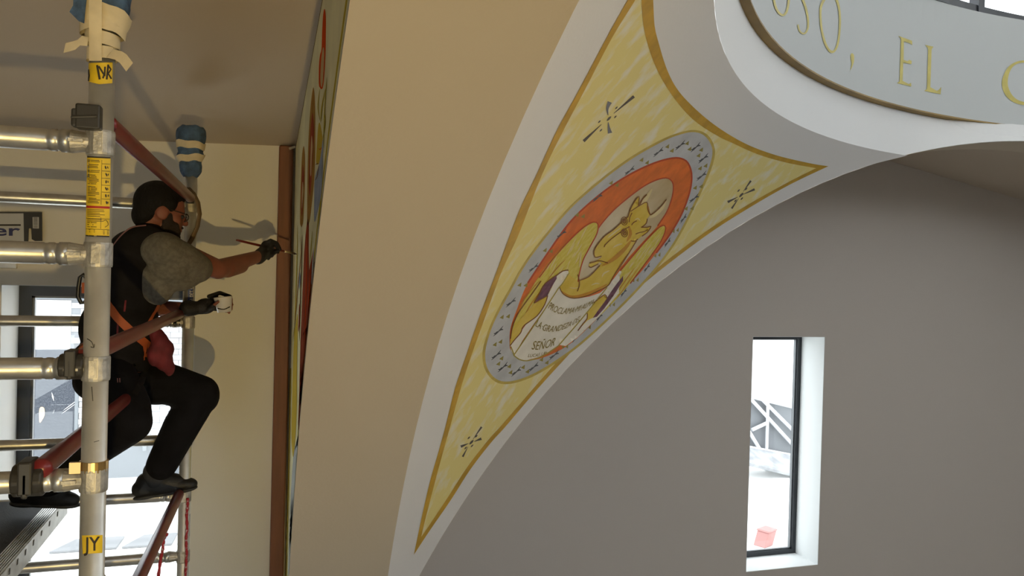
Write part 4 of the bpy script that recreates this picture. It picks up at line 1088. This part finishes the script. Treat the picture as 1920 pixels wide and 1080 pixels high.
def shoe(heel, toe, up, parent):
    heel, toe = Vector(heel), Vector(toe); f = (toe - heel); L = f.length; f.normalize(); up = Vector(up)
    m = MB()
    def q(a, c): return heel + f * (L * a) + up * c
    ell(m, q(.16, .045), (.055, .036, .045), f, up); ell(m, q(.22, .075), (.055, .038, .045), f, up); ell(m, q(.45, .050), (.095, .044, .052), f, up); ell(m, q(.60, .045), (.07, .042, .046), f, up); ell(m, q(.72, .035), (.075, .042, .032), f, up); ell(m, q(.88, .030), (.036, .036, .026), f, up)
    up_ = remesh(m, 'shoe', 'shoe_black', parent, .006, 3)
    s_ = MB()
    ell(s_, q(.18, .010), (.058, .038, .014), f, up); ell(s_, q(.5, .010), (.10, .036, .013), f, up); ell(s_, q(.78, .012), (.066, .044, .014), f, up)
    remesh(s_, 'sole', 'black_plastic', up_, .006, 2)
shoe(J(250, 938, 3.855), J(368, 918, 3.855), Vector((.06, 0, 1)).normalized(), per)
shoe(J(24, 948, 3.60), J(146, 952, 3.58), Vector((0, 0, 1)), per)
m = MB(); cap(m, J(288, 884, 3.84), J(292, 900, 3.845), .046, .044); remesh(m, 'sock', 'sock_grey', per, .008, 2)
g = MB(); hand_R(g); cap(g, J(484, 483, 3.985), J(492, 476, 4.03), .034, .034); remesh(g, 'glove', 'glove_black', per, .0042, 2)
g = MB(); hand_L(g, 1.0, .5); cap(g, J(352, 578, 3.757), J(362, 578, 3.762), .036, .034); remesh(g, 'glove', 'glove_black', per, .0042, 2)
h = MB()
ell(h, H(-.016, 0, .034), (.100, .083, .094), hf, hu); ell(h, H(-.060, 0, -.026), (.050, .064, .062), hf, hu); ell(h, H(.030, 0, .075), (.060, .060, .040), hf, hu)
for s in (-1, 1): ell(h, H(.012, s * .070, .030), (.034, .016, .030), hf, hu)
remesh(h, 'hair', 'hair_dark', per, .006, 4)
h = MB()
for s in (-1, 1): ell(h, H(.046, s * .036, -.080), (.046, .032, .038), hf, hu); ell(h, H(.024, s * .064, -.044), (.022, .012, .046), hf, hu); ell(h, H(.050, s * .052, -.062), (.030, .016, .030), hf, hu)
ell(h, H(.068, 0, -.098), (.034, .036, .028), hf, hu); ell(h, H(.096, 0, -.051), (.010, .026, .007), hf, hu)
remesh(h, 'beard', 'beard', per, .005, 3)
gl = MB()
for s in (-1, 1):
    gl.tube([H(-.004, s * .081, .012), H(.040, s * .074, .008), H(.096, s * .066, .004)], .0020, 8)
    rim = [H(.100 + .004 * math.cos(a * 2), s * .036 + .026 * math.cos(a), -.008 + .018 * math.sin(a)) for a in [2 * PI * i / 20 for i in range(21)]]
    gl.tube(rim, .0018, 8)
gl.tube([H(.104, -.012, -.002), H(.108, 0, .001), H(.104, .012, -.002)], .0018, 8)
gl.build('glasses', 'label_black', per, True)['kind'] = 'stuff'
for s in (-1, 1):
    e_ = MB(); ell(e_, H(.082, s * .032, -.006), (.010, .014, .009), hf, hu, 10); e_.build('eye', 'sock_grey', per, True)
# harness laid on the clothes
def onto(o):
    me = o.data; bv = BVHTree.FromPolygons([v_.co.copy() for v_ in me.vertices], [tuple(p.vertices) for p in me.polygons])
    def fn(u, v_, h_=0.0):
        d = Vector(ray(u, v_)).normalized(); hit = bv.ray_cast(Vector((0, 0, EYE)), d)
        if hit[0] is None: hit = bv.find_nearest(Vector((0, 0, EYE)) + d * 3.6)
        n = hit[1]
        if n.dot(d) > 0: n = -n
        return tuple(hit[0] + n * h_)
    return fn
VS, TS = onto(vest), onto(trous)
hz = MB(); stroke(hz, [(196,556),(215,590),(240,616),(268,640),(282,652)], 15, VS, .005); hs = hz.build('harness_strap', 'harness_orange', per, True)
stroke(MB(), [(280,644),(294,660),(302,676)], 13, VS, .007).build('harness_strap', 'harness_orange', per, True)
stroke(MB(), [(271,645),(272,655),(273,670)], 11, VS, .009).build('harness_strap', 'harness_orange', per, True)
stroke(MB(), [(136,652),(148,651),(162,652)], 12, VS, .006).build('harness_strap', 'harness_orange', per, True)
stroke(MB(), [(273,670),(270,692),(262,720),(252,742)], 11, TS, .006).build('leg_strap', 'vest_cloth', per, True)
stroke(MB(), [(310,535),(300,560),(285,590),(276,606)], 5, VS, .008).build('chest_strap', 'harness_orange', per, True)
stroke(MB(), [(211,464),(228,443),(248,428),(274,424)], 2.2, VS, .004).build('piping', 'piping', per, True)
stroke(MB(), [(221,605),(220,626)], 3.4, VS, .004).build('red_tab', 'jacket_red', per, True)
stroke(MB(), [(236,562),(233,585)], 3.4, VS, .004).build('red_tab', 'jacket_red', per, True)
for x in (220.5, 224.5): stroke(MB(), [(x, 710), (x + .6, 718)], 1.6, TS, .003, None, False).build('red_mark', 'piping', per)
jm = MB()
ell(jm, J(300, 642, 3.60), (.035, .045, .045)); ell(jm, J(312, 655, 3.60), (.032, .04, .040)); ell(jm, J(308, 676, 3.61), (.036, .045, .045)); ell(jm, J(318, 690, 3.63), (.022, .04, .035)); ell(jm, J(294, 628, 3.61), (.03, .04, .03)); ell(jm, J(290, 665, 3.60), (.03, .04, .05))
remesh(jm, 'tied_jacket', 'jacket_red', per, .008, 3)
ca = MB()
ca.tube([J(u, v_, 3.66) for u, v_ in ((163,522),(156,515),(150,520),(147,540),(146,556),(152,568),(160,566))], .0085, 10); ca.build('carabiner', 'steel_dark', per, True)
stroke(MB(), [(157,530),(157,550)], 8, lambda u, v_, h_=0.0: tuple(J(u, v_, 3.665)), 0).build('lanyard', 'harness_orange', per)

# brush and cup
tip = Vector(MU(556.5, 476.5, .004)); back = J(443, 450, 4.02)
bd_ = (tip - back).normalized(); Lb = (tip - back).length
br = empty('paint_brush', back, 'long thin red paint brush held in the gloved right hand', 'brush')
MB().tube([back, back + bd_ * .02, back + bd_ * Lb * .55, back + bd_ * Lb * .78], [.004, .0056, .0066, .0056], 12).build('handle', 'brush_red', br, True)
MB().tube([back + bd_ * Lb * .78, back + bd_ * Lb * .90], [.0060, .0050], 12).build('ferrule', 'ferrule', br, True)
MB().tube([back + bd_ * Lb * .90, back + bd_ * Lb * .96, tip], [.0050, .0052, .0012], 12).build('bristles', 'brush_hair', br, True)
c0, c1 = J(421, 585, 3.765), J(418, 557, 3.765)
cd = (c1 - c0); ch = cd.length; cd.normalize()
cup = MB()
cup.tube([c0 + cd * .006, c0, c0 + cd * .001, c0 + cd * ch * .98, c1, c1 + cd * .001, c1 - cd * .004, c0 + cd * .008], [.0285, .0295, .030, .0395, .0405, .0395, .0375, .0280], 28, True)
cu = cup.build('paint_cup', 'cup_white', None, True)
tag(cu, 'small white plastic paint cup held in the gloved left hand', 'cup')
pt = MB(); pt.tube([c0 + cd * ch * .30, c0 + cd * ch * .31], [.031, .031], 24); pt.build('paint', 'mural_line', cu)
cs_ = onto(cu); stroke(MB(), [(408, 578), (420, 580), (431, 575)], 2.0, cs_, .0006).build('printed_mark', 'label_black', cu)

# ------------------------------------------------------------------ outside
mat('street', (.80, .80, .78), .9, var=.04, scale=1)
mat('kerb_grey', (.23, .235, .245), .8)
mat('facade_white', (.80, .80, .80), .8)
mat('brick_white', (.66, .66, .67), .8, var=.06, scale=3)
mat('joint_grey', (.28, .29, .31), .9)
mat('plinth_grey', (.17, .185, .205), .8)
mat('dark_glazing', (.030, .037, .055), .35, rgb2=(.12, .135, .16), scale=30, thr=(.45, .75))  # lighter blotches are reflections in the glass, put into the colour
mat('fascia_grey', (.22, .24, .26), .7)
mat('steel_white', (.62, .63, .65), .5)
mat('cladding_grey', (.165, .175, .19), .7, var=.05, scale=.6)
mat('deck_pale', (.34, .35, .37), .7, var=.25, scale=3)
mat('red_box', (.40, .19, .18), .6)
struct(MB().box((-60, YW + .44, -.1), (80, 90, 0)), 'ground', 'street')
YF = 25.0
def fa(u, v, d=0.0): return at_y(u, v, YF - d)
bl = empty('building', fa(200, 870), 'pale brick building across the street seen through the wide window', 'building')
x0, x1 = fa(-40, 700).x, fa(420, 700).x
MB().box((x0, YF, 0), (x1, YF + 3, fa(200, 552).z)).build('wall', 'joint_grey', bl)
MB().box((x0, YF - .12, fa(200, 562).z), (x1, YF + .1, fa(200, 548).z)).build('fascia', 'fascia_grey', bl)
MB().box((x0, YF - .06, 0), (x1, YF, fa(200, 838).z)).build('plinth', 'plinth_grey', bl)
zb0, zb1 = fa(200, 838).z, fa(200, 564).z
bw, bh, jt = .47, .165, .018
me_ = MB().box((0, -.03, 0), (bw - jt, .005, bh - jt)).mesh('brick')
me_.materials.append(MATS['brick_white'])
xb0, xb1 = fa(150, 700).x, fa(352, 700).x
row = 0; z = zb0 + .01
while z + bh < zb1:
    x = xb0 + (0 if row % 2 else -bw / 2)
    while x < xb1:
        o = bpy.data.objects.new('brick', me_); COL.objects.link(o); o.parent = bl; o.matrix_parent_inverse = Matrix.Translation(-Vector(bl.location)); o.location = (x, YF, z)
        x += bw
    z += bh; row += 1
MB().box((x0, YF - .025, zb0), (xb0 - bw / 2 - .02, YF, zb1)).build('rendered_panel', 'facade_white', bl)
dg_ = MB().box((fa(40, 700).x, YF - .10, zb0 * .2), (fa(143, 700).x, YF - .03, fa(100, 655).z)).build('dark_shutter', 'dark_glazing', bl)
MB().box((fa(143, 700).x, YF - .13, 0), (fa(149, 700).x, YF - .03, fa(100, 652).z)).build('door_post', 'fascia_grey', bl)
def dg(u, v, h=0.0): return tuple(at_y(u, v, YF - .105 - h))
for L, w in (([(97,736),(101,752)], 3), ([(102,768),(99,776)], 3), ([(118,770),(148,748)], 1.2), ([(115,776),(146,754)], 1.0)): stroke(MB(), L, w, dg, .01, 'both').build('scratch', 'facade_white', dg_)
mat('warm_reflection', (.62, .46, .32), .6)
fill(MB(), [catmull([(74,766),(82,764),(84,776),(80,786),(74,792)], True, 3)], dg, .01, 8).build('painted_reflection', 'warm_reflection', dg_)  # warm reflection in the dark glass, painted as a flat patch
MB().tube([fa(271, 845, .12), fa(273, 600, .12)], .06, 10).build('downpipe', 'fascia_grey', bl)
for i, (a, c) in enumerate(((92, 218), (228, 322), (332, 352))):
    p, q = at_z(a, 1040 - (a - 66) * .07, .01), at_z(c, 1040 - (c - 66) * .07, .01)
    o = MB().add([p, q, q + Vector((.05, .75, 0)), p + Vector((.35, .75, 0))], [(0, 1, 2, 3)]).build('kerb_slab', 'kerb_grey')
    sd_ = o.modifiers.new('s', 'SOLIDIFY'); sd_.thickness = .04; sd_.offset = 1
    tag(o, 'long grey kerb slab lying in the white street outside', 'kerb', 'kerb slabs in the street')
# steel structure behind the tall window
YT = 22.0
def ta(u, v, d=0.0): return at_y(u, v, YT - d)
sb = empty('shed', ta(1445, 870), 'grey clad shed with white steel lattice seen through the tall narrow window', 'building')
m = MB().add([ta(1380, 738, -.3), ta(1520, 772, -.3), ta(1520, 858, -.3), ta(1380, 838, -.3)], [(0, 1, 2, 3)]); so_ = m.build('cladding', 'cladding_grey', sb)
sd_ = so_.modifiers.new('s', 'SOLIDIFY'); sd_.thickness = .3
for L in ([(1385,738),(1515,770)], [(1405,745),(1490,838)], [(1440,748),(1436,890)], [(1410,806),(1440,792)], [(1400,860),(1490,890)], [(1400,838),(1490,855)], [(1425,745),(1495,815)], [(1404,808),(1440,868)]):
    w_ = .06 if L[0][0] != 1440 else .05
    MB().tube([ta(*L[0], .15), ta(*L[1], .15)], w_, 8).build('lattice_tube', 'steel_white', sb)
m = MB().add([ta(1380, 840, .2), ta(1520, 864, .2), ta(1520, 902, 1.2), ta(1380, 868, 1.2)], [(0, 1, 2, 3)]); so_ = m.build('deck', 'deck_pale', sb); sd_ = so_.modifiers.new('s', 'SOLIDIFY'); sd_.thickness = .1
for u in (1384, 1516):
    MB().box((ta(u, 850).x - .1, YT - .1, 0), (ta(u, 850).x + .1, YT + .1, ta(u, 760).z)).build('column', 'steel_white', sb)
rb = at_z(1434, 1022, 0)
rbo = MB(); rbo.obox(rb + Vector((0, 0, .17)), (.16, .07, 0), (-.06, .14, 0), (.05, 0, .17)); rbo.obox(rb + Vector((.05, 0, .36)), (.175, .08, 0), (-.065, .155, 0), (.01, 0, .022))
tag(rbo.build('crate', 'red_box', None, False, .02), 'faded red crate on the white ground outside the tall window', 'crate')
